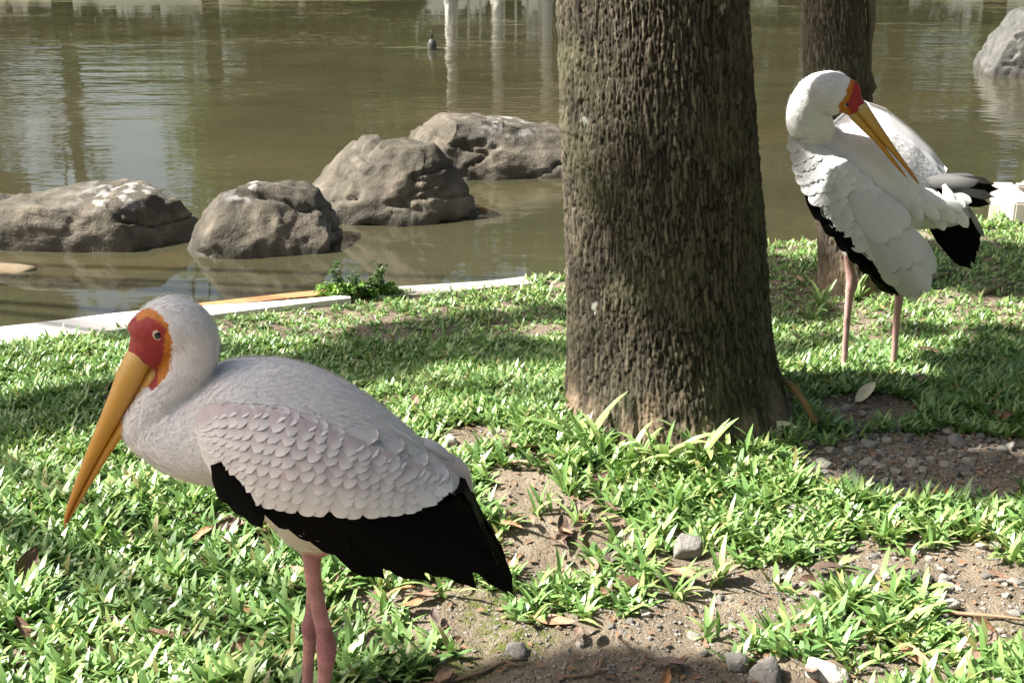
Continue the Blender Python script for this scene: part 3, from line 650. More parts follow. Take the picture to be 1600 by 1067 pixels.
for zi, (cx, cy, rx, ry, n) in enumerate(zones):
    for k in range(n):
        a, r_ = rng.uniform(0, 6.28), math.sqrt(rng.random()); g = G(cx + rx * r_ * math.cos(a), cy + ry * r_ * math.sin(a))
        if not trunk_free(np.array([g[0]]), np.array([g[1]]))[0]: continue
        o = put('pebble', PEB[rng.integers(7)], None, None, PL[zi], 'pebble', 'pebbles: ' + PL[zi][:40], None, None)
        s = rng.uniform(.004, .0135) if n < 100 else .006 + .013 * rng.random() ** 1.6
        o.scale = (s, s * rng.uniform(.6, 1), s * rng.uniform(.5, .85)); o.location = (g[0], g[1], gz1(g[0], g[1]) + s * .25); o.rotation_euler = (0, 0, rng.uniform(0, 6.28)); cnt += 1
# fine gravel: too many to count
# litter flakes of dead leaf and bark: too small to pick apart
fn = 2600; fx, fy = scatter(fn, 1.5, 3.1); fd = dirt_map(fx, fy); k = (rng.random(len(fx)) < .12 + .75 * sstep(.1, .6, fd)) & trunk_free(fx, fy) & (fy < shore(fx) - .2); fx, fy = fx[k][:fn], fy[k][:fn]; fn = len(fx)
fa = rng.uniform(0, 6.28, fn); fs = rng.uniform(.003, .011, fn); fz = gheight(fx, fy) + .003; ca, sa = np.cos(fa), np.sin(fa); e_ = rng.normal(0, .35, (fn, 4)) * fs[:, None]
fv = np.stack([np.stack([fx + fs * (ca * a - sa * b_ * .5), fy + fs * (sa * a + ca * b_ * .5), fz + np.abs(e_[:, i])], -1) for i, (a, b_) in enumerate(((-1, 0), (.1, -1), (1, .1), (-.1, 1)))], 1).reshape(-1, 3)
put('leaf_litter', make_mesh('leaf_litter', fv, np.arange(4 * fn).reshape(-1, 4), False), mat_plain('litter', (.20, .125, .075), .85, 30, .7, .2), None, 'crumbled brown leaf litter strewn over the soil', 'litter', None, 'stuff')
u1 = [stone_mesh(700 + k, ico(1)) for k in range(5)]; gv, gf, o_ = [], [], 0
def grit(n, cx, cy, rx, ry, s0, s1):
    global o_
    for k in range(n):
        a, r_ = rng.uniform(0, 6.28), math.sqrt(rng.random()) ; g = G(cx + rx * r_ * math.cos(a), cy + ry * r_ * math.sin(a))
        s = rng.uniform(s0, s1); v, f = u1[k % 5]; c, sn = math.cos(a * 7), math.sin(a * 7)
        gv.append((v * [s, s * .8, s * .6]) @ np.array([[c, sn, 0], [-sn, c, 0], [0, 0, 1]]) + [g[0], g[1], gz1(g[0], g[1]) + s * .2]); gf.append(f + o_); o_ += len(v)
grit(1100, 1440, 725, 220, 65, .002, .008); grit(900, 1400, 910, 230, 140, .0015, .006); grit(1100, 1000, 980, 350, 105, .0012, .0048); grit(60, 780, 715, 80, 35, .003, .007); grit(80, 1360, 640, 120, 30, .003, .007)
put('gravel', make_mesh('gravel', np.concatenate(gv), np.concatenate(gf), False), STONED, None, 'fine gravel and grit strewn over the bare soil', 'gravel', None, 'stuff')

# ------------------------------------------------------------------ fallen leaves and twigs
def leaf_mesh(seed, mat):
    q_ = np.random.default_rng(seed); nu, nv = 11, 7; tu = np.linspace(0, 1, nu); v = []
    c1, c2, tw = q_.uniform(-.9, .9), q_.uniform(.6, 2.2), q_.uniform(-.6, .6)
    for i, t_ in enumerate(tu):
        w = .21 * (math.sin(math.pi * t_ ** .85) ** .75) + .004
        for j in range(nv):
            s = (j - 3) / 3; a = s * c2 * w * 3; x = t_ - .5; y = w * (math.sin(a) / a if abs(a) > 1e-3 else 1) * s; z = .5 * w * abs(s) ** 1.6 * c2 * .5 + .35 * c1 * (t_ - .5) ** 2 + .02 * math.sin(9 * t_ + 4 * s + seed)
            ct, st_ = math.cos(tw * (t_ - .5)), math.sin(tw * (t_ - .5)); v.append((x, y * ct - z * st_, y * st_ + z * ct))
    v = np.array(v); v[:, 2] -= v[:, 2].min()
    f = grid_faces(nu, nv).tolist(); me = make_mesh('leaf', v, f)
    vv, vf = limb_mesh([[(-.5, 0, v[3, 2], .008), (-.6, .01, v[3, 2] + .02, .006), (-.68, .03, v[3, 2] + .01, .005)]], 5)
    me2 = make_mesh('leaf', np.concatenate([v, np.array(vv)]), f + [tuple(i + len(v) for i in p) for p in vf]); me2.materials.append(mat); return me2
LM = {k: [leaf_mesh(s0 + i, m_) for i in range(5)] for k, m_, s0 in (('brown', DRYLEAF, 10), ('pale', PALELEAF, 20), ('orange', ORANGELEAF, 30), ('dark', DARKLEAF, 40))}
def leaf(px, py, L, kind, rot, label, group=None, tilt=(0, 0), var=0, up=.006):
    g = G(px, py); o = put('fallen_leaf', LM[kind][var % 5], None, None, label, 'leaf', group, None, (g[0], g[1], gz1(g[0], g[1]) + up))
    o.scale = (L, L, L); o.rotation_euler = (tilt[0], tilt[1], rot); return o
leaf(865, 966, .075, 'orange', -.2, 'tan curled dead leaf on soil under the black wing tip', var=1)
leaf(1478, 788, .05, 'orange', -1.5, 'orange dead leaf standing among grass below the shaded gravel', tilt=(.3, -.5), var=2, up=.02)
leaf(1445, 772, .06, 'dark', .1, 'dark purple brown leaf next to the orange standing leaf', var=0)
leaf(532, 986, .07, 'pale', .9, 'pale yellow green oval leaf beside the bowed stork legs', tilt=(.25, -.35), var=3, up=.02)
leaf(1218, 702, .10, 'pale', -.05, 'large pale folded leaf on the ground at the thick trunk', tilt=(.35, 0), var=4)
leaf(1205, 728, .10, 'pale', .7, 'second pale crumpled leaf just in front of the large folded one', tilt=(-.2, .1), var=1)
leaf(898, 806, .05, 'brown', 1.3, 'mauve brown leaf caught between tufts below the trunk', tilt=(.4, -.3), var=2, up=.015)
leaf(905, 832, .05, 'brown', 1.0, 'curled brown leaf lying under the mauve leaf', tilt=(.4, .2), var=3, up=.012)
leaf(40, 900, .085, 'dark', 1.25, 'dark rolled leaf standing in grass on the open lawn', tilt=(.9, -.5), var=4, up=.03)
leaf(1350, 636, .075, 'pale', .6, 'cream torn leaf standing on the gravel edge behind the trunk', tilt=(.5, -.5), var=0, up=.02)
leaf(1040, 1057, .04, 'orange', 1.2, 'red brown leaf scrap on the soil near the twig tip', tilt=(.5, -.3), var=3, up=.008)
leaf(440, 1058, .07, 'brown', .0, 'broad brown leaf lying in front of the stork legs', var=1)
leaf(360, 1052, .09, 'brown', -.2, 'long curled brown leaf beside the broad brown leaf', var=0)
leaf(580, 1058, .06, 'dark', -.4, 'dark brown leaf on moss right of the stork legs', var=2)
leaf(830, 720, .05, 'brown', .3, 'light brown leaf on the bare patch by the trunk', var=2)
BLB = ('brown dead leaf on the ground behind the bowed stork legs', 'brown dead leaf caught in the open lawn left of the thick trunk', 'brown dead leaf on soil between black wing tip and thick trunk', 'brown dead leaf in the grass around the preening stork', 'brown dead leaf on the pebbly soil below the thick trunk')
for i in range(105):
    px, py = [(rng.uniform(330, 720), rng.uniform(820, 1060)), (rng.uniform(0, 700), rng.uniform(600, 1050)), (rng.uniform(760, 960), rng.uniform(700, 900)), (rng.uniform(1230, 1590), rng.uniform(430, 690)), (rng.uniform(900, 1590), rng.uniform(800, 1060))][i % 5]
    g = G(px, py)
    if not trunk_free(np.array([g[0]]), np.array([g[1]]))[0]: continue
    leaf(px, py, rng.uniform(.035, .075), ['brown', 'dark', 'brown', 'brown', 'brown'][rng.integers(5)], rng.uniform(0, 6.28), BLB[i % 5], 'leaves: ' + BLB[i % 5][:36], (rng.normal(0, .35), rng.normal(0, .35)), i, .016)
def twig(pts, r, label, mat=TWIG, side=()):
    w = [np.array(G(x, y)) for x, y in pts]; w = [np.array([a[0], a[1], gz1(a[0], a[1]) + r * .9 + e]) for a, e in zip(w, np.linspace(0, .004, len(w)))]
    c = w[0].copy(); sg = [[(*(a - c), r * (1 - .5 * i / len(w))) for i, a in enumerate(w)]]
    for k, dx, dy, dz in side: sg.append([(*(w[k] - c), r * .7), (*(w[k] - c + [dx, dy, dz]), r * .35)])
    vv, vf = limb_mesh(sg, 7); return put('fallen_twig', make_mesh('fallen_twig', vv, vf), mat, None, label, 'twig', None, None, tuple(c))
twig([(655, 1060), (700, 1056), (750, 1048), (790, 1036), (825, 1028)], .0042, 'forked grey brown twig lying across the mossy soil', side=((3, .03, -.02, .004), (2, .035, .02, .005)))
twig([(1360, 957), (1430, 950), (1500, 955), (1560, 964), (1640, 972)], .0045, 'long straight light brown stick on the pebbly soil', mat_plain('light_stick', (.30, .21, .13), .9, 50, .3))
twig([(1275, 932), (1310, 918), (1345, 905)], .003, 'short thin twig beside pebbles under a grass tuft', side=((1, .02, -.01, .003),))
twig([(1430, 440), (1460, 436), (1485, 430)], .006, 'dark twig in the lawn behind the preening stork')
twig([(1530, 470), (1560, 460), (1585, 448)], .009, 'thick dark twig in the lawn right of the preening stork')
twig([(870, 1063), (920, 1060), (950, 1052)], .003, 'thin reddish twig on the soil past the forked twig', side=((1, .02, .012, .002),))
rg = [(*P(1222, 592, TY - .05), .008), (*P(1240, 605, TY - .09), .0085), (*P(1258, 630, TY - .12), .008), (*P(1272, 655, TY - .15), .007), (G(1282, 668)[0], G(1282, 668)[1], -.02, .006)]
c = np.array(rg[-1][:3]); vv, vf = limb_mesh([rg], 9); put('bent_root', make_mesh('bent_root', np.array(vv) - c, vf), mat_plain('root_bark', (.20, .14, .05), .8, 40, .3), None, 'bent olive brown root stem arching from the thick trunk', 'root', None, None, tuple(c))
# ------------------------------------------------------------------ storks
from mathutils.bvhtree import BVHTree
def tube(st, n=28, upright=False):
    """st rows: (cx, cy, A_px, W_m, Y). closed loft around the traced centre line"""
    st = np.array(st, float); v, f = [], []
    for i, (cx, cy, A, Wl, Y) in enumerate(st):
        a, b = st[max(i - 1, 0)], st[min(i + 1, len(st) - 1)]
        tx, ty = b[0] - a[0], b[1] - a[1]; L = math.hypot(tx, ty) or 1; nx, ny = ty / L, -tx / L
        if upright: nx, ny = 0.0, -1.0
        r = ray(cx, cy); sc = FPX / (Y / r[1]); al = math.atan((cy - HORIZON) / FPX)
        dl = math.atan(Wl * math.tan(al) / max(A / sc, 1e-5)) * (-ny)
        for k in range(n):
            th = 2 * math.pi * k / n
            v.append(P(cx + nx * A * math.cos(th), cy + ny * A * math.cos(th), Y - Wl * math.sin(th - dl)))
    m = len(st)
    for i in range(m - 1):
        for k in range(n): f.append((i * n + k, i * n + (k + 1) % n, (i + 1) * n + (k + 1) % n, (i + 1) * n + k))
    f.append(tuple(range(n))[::-1]); f.append(tuple((m - 1) * n + k for k in range(n)))
    return v, f
def resample(st, m):
    st = np.array(st, float); t = np.arange(len(st)); tt = np.linspace(0, len(st) - 1, m)
    # Catmull-Rom
    i = np.clip(np.floor(tt).astype(int), 0, len(st) - 2); u = (tt - i)[:, None]
    p0, p1, p2, p3 = st[np.clip(i - 1, 0, None)], st[i], st[i + 1], st[np.clip(i + 2, None, len(st) - 1)]
    r = .5 * (2 * p1 + (p2 - p0) * u + (2 * p0 - 5 * p1 + 4 * p2 - p3) * u ** 2 + (3 * p1 - p0 - 3 * p2 + p3) * u ** 3)
    r[:, 2:4] = np.clip(r[:, 2:4], .2 * st[:, 2:4].min(0), None); return r
def merged(tubes, voxel, smooth=4):
    V, F, o = [], [], 0
    for v, f in tubes:
        V += v; F += [tuple(i + o for i in p) for p in f]; o += len(v)
    me = make_mesh('tmp', V, F); ob = bpy.data.objects.new('tmp', me); scene.collection.objects.link(ob)
    md = ob.modifiers.new('r', 'REMESH'); md.mode = 'VOXEL'; md.voxel_size = voxel
    ms = ob.modifiers.new('s', 'SMOOTH'); ms.factor = .5; ms.iterations = smooth
    ev = ob.evaluated_get(bpy.context.evaluated_depsgraph_get()); r = bpy.data.meshes.new_from_object(ev)
    bpy.data.objects.remove(ob); bpy.data.meshes.remove(me)
    r.polygons.foreach_set('use_smooth', [True] * len(r.polygons)); return r
def mesh_v(me):
    a = np.empty(len(me.vertices) * 3, np.float32); me.vertices.foreach_get('co', a); return a.reshape(-1, 3).astype(float)
def mesh_n(me):
    a = np.empty(len(me.vertices) * 3, np.float32); me.vertices.foreach_get('normal', a); return a.reshape(-1, 3).astype(float)
def in_poly(x, y, poly):
    poly = np.array(poly, float); r = np.zeros(x.shape, bool); j = len(poly) - 1
    for i in range(len(poly)):
        (xi, yi), (xj, yj) = poly[i], poly[j]
        c = ((yi > y) != (yj > y)) & (x < (xj - xi) * (y - yi) / (yj - yi + 1e-9) + xi); r ^= c; j = i
    return r
def mat_body():
    m = M('stork_skin_and_down', .8, .25); c = m.coord(); col = m.attr('bcol', 'Color'); bare = m.attr('bare')
    n = m.noise(c, 140, 4, .6); n2_ = m.noise(c, 28, 3, .55); wr = m.noise(m.coord((1, 1, 2.6)), 230, 3, .6, .6)
    h = m.mix(bare, m.math('ADD', m.math('MULTIPLY', n, .5), n2_), wr)
    col = m.mix(m.math('MULTIPLY', bare, m.ramp(wr, [(.35, (.75, .75, .75)), (.6, (0, 0, 0))])), col, m.mix(.6, col, W3(.03, .008, .005)))
    m.b.inputs['Subsurface Weight'].default_value = .08; m.b.inputs['Subsurface Radius'].default_value = (.01, .006, .004)
    return m.fin(col, m.bump(h, .34, .005), m.math('SUBTRACT', .85, m.math('MULTIPLY', bare, .35)))
BODY = mat_body()
def mat_feather(name, base, edge, rough=.75, spec=.25):
    m = M(name, rough, spec); e = m.attr('tone'); c = m.coord((3, 40, 3)); n = m.noise(c, 3, 4, .6); oi = m.new('ObjectInfo').outputs['Random']
    col = m.mix(e, W3(*base), W3(*edge)); k = m.math('ADD', .88, m.math('MULTIPLY', oi, .16)); hs = m.new('HueSaturation'); m.set(hs.inputs['Color'], col); m.set(hs.inputs['Value'], k)
    return m.fin(hs.outputs[0], m.bump(n, .25, .003))
F_PINK = mat_feather('covert_feather', (.55, .468, .475), (.75, .722, .71)); F_WHITE = mat_feather('white_feather', (.68, .66, .645), (.77, .755, .74))
F_GREY = mat_feather('grey_feather', (.30, .285, .28), (.13, .12, .12)); F_BLACK = mat_feather('black_feather', (.0016, .0016, .0017), (.0026, .0026, .0028), .7, .06)
F_SCAP = mat_feather('scapular_feather', (.62, .585, .59), (.65, .62, .62))
def mat_bill():
    m = M('bill_horn', .38, .5); t = m.attr('tone'); c = m.coord((1, 1, 1)); n = m.noise(c, 45, 4, .6)
    col = m.ramp(t, [(0, W3(.56, .44, .25)), (.15, W3(.58, .36, .09)), (.5, W3(.56, .27, .028)), (1, W3(.40, .13, .012))])
    col = m.mix(m.math('MULTIPLY', n, .35), col, W3(.38, .17, .02)); return m.fin(col, m.bump(n, .12, .002))
BILL = mat_bill()
PUP = mat_plain('pupil', (.006, .005, .005), .08, 5, .1, 0, .001, .6); IRIS = mat_plain('eye_ring', (.50, .40, .30), .5, 80, .2)
NU, NV = 10, 5
def f_width(kind, t):
    te = {'covert': .52, 'scap': .5, 'flight': .72}[kind]
    w = .5 * (.55 + .45 * sstep(0, .4, t)) if kind == 'flight' else .5 * (.35 + .65 * sstep(0, .5, t))
    if t > te:
        k = (t - te) / (1 - te); w *= max(0, 1 - k ** 1.7) if kind == 'flight' else math.sqrt(max(0, 1 - k ** 2.2))
    return max(w, .012)
FM_C, FM_W, FM_S, FM_B, FM_G = ('covert', F_PINK), ('covert', F_WHITE), ('scap', F_SCAP), ('flight', F_BLACK), ('flight', F_GREY)
def place(spec, S, a, b_, width, lift, wing, base_off=0.0, roll=0.0, parent_loc=None):
    """one feather laid along surface S from pixel a to pixel b_, following its curve"""
    kind, mat = spec; a, b_ = np.array(a, float), np.array(b_, float); d = b_ - a; L = np.hypot(*d); perp = np.array([-d[1], d[0]]) / L
    p0, p1 = np.array(S(*a)), np.array(S(*b_)); sc_ = FPX / (p0[1] * CP + (CAMH - p0[2]) * SP); e = 2.0
    def nrm(q_):
        g = np.cross(np.array(S(q_[0] + e, q_[1])) - np.array(S(q_[0] - e, q_[1])), np.array(S(q_[0], q_[1] + e)) - np.array(S(q_[0], q_[1] - e))); g /= np.linalg.norm(g) + 1e-12
        return -g if g[1] * S.side < 0 else g
    n0, n1 = nrm(a), nrm(b_); loc_ = np.array(wing.parent.location if wing.parent else wing.location)
    v, tone = [], []; ph = rng.uniform(0, 6.28)
    for i in range(NU):
        t = 1 - (1 - i / (NU - 1)) ** 1.7; w = f_width(kind, t); n_ = n0 * (1 - t) + n1 * t
        for j in range(NV):
            s = (j - 2) / 2; tt = t - (.03 * s * s if t > .9 else 0); q_ = a + d * tt + perp * s * w * width * sc_
            v.append(np.array(S(*q_)) + n_ * (base_off + lift * t - .10 * width * (s * w * 2) ** 2 + roll * s * w * width) - loc_)
            tone.append(max(sstep(.45, .95, t), sstep(.6, 1, abs(s)) * sstep(.2, .6, t)))
    me = make_mesh('feather', v, grid_faces(NU, NV).tolist()); attr(me, 'tone', tone); me.materials.append(mat)
    return put('feather', me, None, wing)
def patch(name, S, te, be, nu, nv, mat, parent, thick=.004, off=0.0):
    """thin closed shell between two traced edges; te, be: pixel curves"""
    te, be = np.array(te, float), np.array(be, float); us = np.linspace(0, 1, nu); k1, k2 = np.linspace(0, 1, len(te)), np.linspace(0, 1, len(be))
    v = []
    for lay in (0, 1):
        for u in us:
            a = np.array([np.interp(u, k1, te[:, 0]), np.interp(u, k1, te[:, 1])]); b_ = np.array([np.interp(u, k2, be[:, 0]), np.interp(u, k2, be[:, 1])])
            for w in np.linspace(0, 1, nv):
                p = np.array(S(*(a + (b_ - a) * w))); p[1] += -getattr(S, 'side', -1) * (thick * (1 if lay else 0) - off); v.append(p)
    f = grid_faces(nu, nv).tolist(); m = nu * nv; f2 = [tuple(i + m for i in q_)[::-1] for q_ in f]
    edge = [i * nv for i in range(nu)] + [(nu - 1) * nv + j for j in range(1, nv)] + [i * nv + nv - 1 for i in range(nu - 2, -1, -1)] + [j for j in range(nv - 2, 0, -1)]
    rim = [(edge[i], edge[(i + 1) % len(edge)], edge[(i + 1) % len(edge)] + m, edge[i] + m) for i in range(len(edge))]
    me = make_mesh(name, np.array(v) - np.array(parent.location), f + f2 + rim); attr(me, 'tone', np.full(len(v), .4))
    return put(name, me, mat, parent)
def plumage(body, parent, n, L, seed, stations, mask, width=.0016, lift=.28):
    """short down strands lying back along the traced centre lines"""
    q_ = np.random.default_rng(seed); V = mesh_v(body); N = mesh_n(body); ok = np.where(mask > .5)[0]
    i = ok[q_.integers(0, len(ok), n)]
    p = V[i] + q_.normal(0, .0015, (n, 3)); nn = N[i]
    mid = np.array([P(s[0], s[1], s[4]) for s in stations]) - np.array(parent.location); tg = np.gradient(mid, axis=0); tg /= np.linalg.norm(tg, axis=1)[:, None]
    near = np.argmin(((p[:, None] - mid[None]) ** 2).sum(2), 1); d = tg[near]
    d = d - nn * (d * nn).sum(1)[:, None] * .9; d /= np.linalg.norm(d, axis=1)[:, None] + 1e-9
    d = d + nn * q_.uniform(.3, 1, n)[:, None] * lift + q_.normal(0, .09, (n, 3)); d /= np.linalg.norm(d, axis=1)[:, None]
    s = np.cross(d, nn); s /= np.linalg.norm(s, axis=1)[:, None] + 1e-9; l = (L * q_.uniform(.5, 1.2, n))[:, None]; w = width / 2
    v = np.stack([p - s * w, p + s * w, p + d * l * .6 + s * w * .7, p + d * l - nn * l * .02, p + d * l * .6 - s * w * .7], 1).reshape(-1, 3)
    me = make_mesh('down_plumage', v, np.arange(5 * n).reshape(-1, 5)); 
    a = np.empty(len(body.vertices) * 4, np.float32); body.attributes['bcol'].data.foreach_get('color', a); a = a.reshape(-1, 4)
    attr(me, 'bcol', np.repeat(a[i], 5, 0)); attr(me, 'bare', np.zeros(5 * n)); return put('down_plumage', me, BODY, parent, kind='stuff')
def bill_part(name, st, parent, t0=0.0, sec=18):
    r = resample(st, 26); v, f = tube(r, sec); me = make_mesh(name, np.array(v) - np.array(parent.location), f)
    attr(me, 'tone', np.repeat(np.linspace(t0, 1, 26), sec)); return put(name, me, BILL, parent)
def ball(name, c, rx, mat, parent, flat=1.0, axis=1):
    v, f = ICO3; s = [rx, rx, rx]; s[axis] *= flat; return put(name, make_mesh(name, v * s + (np.array(c) - np.array(parent.location)), f), mat, parent)
def foot(X, Y, dirx, r=.006, L=.075):
    out = []
    for a, l in ((-.45, .9), (0, 1.0), (.45, .9), (math.pi, .45)):
        c, s = math.cos(a), math.sin(a); dx, dy = dirx[0] * c - dirx[1] * s, dirx[0] * s + dirx[1] * c
        out.append(limb_mesh([[(X, Y, .012, r * 1.25), (X + dx * L * l * .35, Y + dy * L * l * .35, .013, r), (X + dx * L * l * .7, Y + dy * L * l * .7, .009, r * .9), (X + dx * L * l, Y + dy * L * l, .004, r * .45)]], 10))
    return out
PINK = np.array([.50, .25, .235]); WHITE = np.array([.75, .733, .728]); RED = np.array([.33, .028, .028]); ORG = np.array([.58, .20, .02])

# ---------- the bowed stork in front
nr_ = root('stork', (P(495, 1067, YB)[0], YB, 0), 'white stork with bowed head and folded black edged wing beside sparse grass', 'stork', None)
torso = [(206, 684, 10, .018, YB), (215, 678, 30, .034, YB), (235, 676, 48, .048, YB), (262, 680, 62, .060, YB), (300, 676, 78, .074, YB), (350, 664, 100, .093, YB), (400, 676, 119, .111, YB), (450, 705, 144, .119, YB), (500, 723, 147, .117, YB), (550, 725, 124, .108, YB), (600, 734, 98, .092, YB), (650, 748, 68, .062, YB), (690, 764, 34, .03, YB), (718, 778, 8, .012, YB)]
neck = [(206, 527, 15, .012, YB), (213, 523, 24, .019, YB), (228, 517, 33, .026, YB), (248, 511, 42, .031, YB), (272, 509, 48, .034, YB), (293, 524, 47, .034, YB), (300, 547, 43, .032, YB), (290, 574, 42, .032, YB), (266, 606, 39, .032, YB), (240, 642, 38, .036, YB), (226, 672, 36, .036, YB), (240, 690, 30, .03, YB)]
YL, YR = YB - .035, YB + .035
def ground_px(x, Y, z):  # pixel y for a height z at depth Y
    zc = Y * CP + (CAMH - z) * SP; return 533.5 + FPX * ((CAMH - z) * CP - Y * SP) / zc
legL = [(478, 800, 44, .036, YL), (482, 838, 27, .024, YL), (485, 864, 15, .012, YL), (490, 905, 13.5, .0098, YL), (499, 955, 13, .0092, YL), (507, 988, 14, .0105, YL), (510, 1012, 17, .0125, YL), (509, 1036, 14, .0105, YL), (506, 1070, 10.5, .0078, YL), (502, 1130, 9.5, .007, YL), (498, ground_px(0, YL, .012), 10, .0075, YL)]
legR = [(490, 800, 36, .03, YR), (490, 850, 18, .014, YR), (489, 900, 11, .0085, YR), (487, 955, 11, .0085, YR), (483, 980, 13.5, .0105, YR), (484, 1000, 11, .009, YR), (481, 1050, 9.5, .0075, YR), (478, ground_px(0, YR, .012), 9.5, .0075, YR)]
lores = [(225, 568, 30, .019, YB), (236, 545, 36, .0245, YB), (248, 520, 36, .028, YB), (262, 495, 25, .02, YB)]
tubes = [tube(resample(lores, 16), 28), tube(resample(torso, 50), 40, True), tube(resample(neck, 50), 32), tube(resample(legL, 44), 20), tube(resample(legR, 40), 20)]
fl_, fr_ = P(498, ground_px(0, YL, .01), YL), P(478, ground_px(0, YR, .01), YR)
tubes += foot(fl_[0], YL, (-.95, -.2)) + foot(fr_[0], YR, (-.95, .2))
body = merged(tubes, .0032, 5); V = mesh_v(body)
# colours traced on the near side and mirrored to the far side
Vm = V.copy(); Vm[:, 1] = YB - np.abs(Vm[:, 1] - YB)
px, py = to_px(Vm)
col = np.tile(WHITE, (len(V), 1)); bare = np.zeros(len(V))
cream = sstep(720, 830, py)[:, None] * (px < 560)[:, None] * .6; col = col * (1 - cream) + np.array([.74, .69, .50]) * cream
wob = 2.0 * vnoise(V * 160, 3)
face = in_poly(px + wob, py + wob, [(231, 480), (250, 490), (262, 505), (268, 530), (269, 560), (264, 582), (254, 600), (238, 612), (225, 600), (190, 570), (190, 510), (212, 490)])
orange = in_poly(px + wob, py + wob, [(225, 476), (236, 478), (256, 490), (270, 520), (272, 570), (262, 590), (247, 604), (246, 580), (256, 545), (258, 515), (250, 502), (232, 496), (214, 502), (212, 492)])
col[face] = RED; bare[face] = 1; col[face & orange] = ORG
leg = (py > 862 + wob * 1.5) & (V[:, 2] < .40) & (np.abs(px - 495) < 200) & (py > 862); col[leg] = PINK * (1 + .25 * vnoise(V[leg] * 60, 5))[:, None]; bare[leg] = .75
kn = leg & (np.abs(py - 1008) < 26); col[kn] = col[kn] * [.8, .72, .8]
loc = np.array(nr_.location)
bvh = BVHTree.FromPolygons([tuple(p) for p in V], [tuple(p.vertices) for p in body.polygons])
def cast(x, y, tree=None):
    h = (tree or bvh).ray_cast(Vector((0, 0, CAMH)), Vector(ray(x, y)).normalized()); return np.array(h[0]) if h[0] is not None else None
body.transform(Matrix.Translation(tuple(-loc))); attr(body, 'bcol', col); attr(body, 'bare', bare); body.update()
put('body', body, BODY, nr_)
wing_cover = in_poly(px, py, [(350, 660), (400, 650), (560, 700), (690, 745), (800, 950), (560, 870), (420, 800), (345, 730)])
plumage(body, nr_, 80000, .0065, 3, resample(neck, 40)[12:].tolist() + resample(torso, 50)[6:].tolist(), ((bare < .1) & ~wing_cover).astype(float), .0009, .016)
# bill
bu, blw = [], []
for (lx, ly), (rx_, ry_), w in (((212, 530), (256, 582), .016), ((202, 547), (246, 598), .0185), ((190, 572), (232, 624), .0165), ((170, 622), (207, 660), .0125), ((142, 690), (168, 716), .0088), ((115, 760), (133, 772), .0062), ((103, 797), (114, 803), .0045), ((100, 815), (106, 818), .003), ((101, 826), (103, 827), .001)):
    g_ = .63; mx, my = lx + (rx_ - lx) * g_, ly + (ry_ - ly) * g_
    bu.append(((lx + mx) / 2, (ly + my) / 2, math.hypot(mx - lx, my - ly) / 2 * 1.03, w, YB)); blw.append(((mx + rx_) / 2, (my + ry_) / 2, math.hypot(rx_ - mx, ry_ - my) / 2 * 1.03, w * (.82 if bu[1:] else .4), YB))
bill_part('upper_mandible', bu, nr_); bill_part('lower_mandible', blw[:-1], nr_, .08)
for m_ in (1, -1):
    h = cast(246.5, 524)
    if h is None: h = np.array(P(246.5, 524, YB - .03))
    h = h.copy(); lat = YB - h[1]; h[1] = YB - m_ * (lat - .0012)
    eye = ball('eye', h, .0066, IRIS, nr_, .38); hp = h.copy(); hp[1] -= m_ * .0009
    v, f = ICO3; put('pupil', make_mesh('pupil', v * [.0047, .0030, .0047] + (hp - loc), f), PUP, eye)
# wing surface: distance of the flank from the bird's mid plane
E_top = [(300, 598), (350, 562), (400, 556), (450, 562), (500, 578), (550, 600), (600, 635), (650, 680), (700, 722), (740, 765), (770, 815), (800, 880), (815, 915)]
E_bot = [(300, 745), (335, 765), (400, 822), (480, 850), (560, 880), (650, 905), (760, 928), (815, 945)]
E_W = [(300, .076), (340, .096), (400, .119), (450, .127), (500, .127), (560, .120), (620, .105), (680, .086), (740, .066), (800, .05), (830, .045)]
def S_near(x, y, side=-1):
    t0, t1, Wl = interp(x, E_top), interp(x, E_bot), interp(x, E_W)
    t = np.clip((y - t0) / max(t1 - t0, 1), 0, 1); th = math.acos(1 - 2 * t); lat = Wl * math.sin(th - .44)
    if t > .712: lat = max(lat, Wl * (1 - np.interp(x, [430, 560], [.08, .30]) * (t - .712) / .288))
    if side > 0: lat = max(lat, .012)
    p = P(x, y, YB - lat)
    return p if side < 0 else (p[0], 2 * YB - p[1], p[2] - .016)
def SL(x, y): return S_near(x, y)
def SR(x, y): return S_near(x, y, 1)
SL.side = -1; SR.side = 1
A_ = [(318, 655), (332, 636), (360, 628), (420, 633), (480, 655), (560, 693), (640, 732), (700, 752)]
B_ = [(326, 700), (345, 740), (400, 782), (470, 797), (570, 803), (640, 793), (685, 768), (704, 752)]
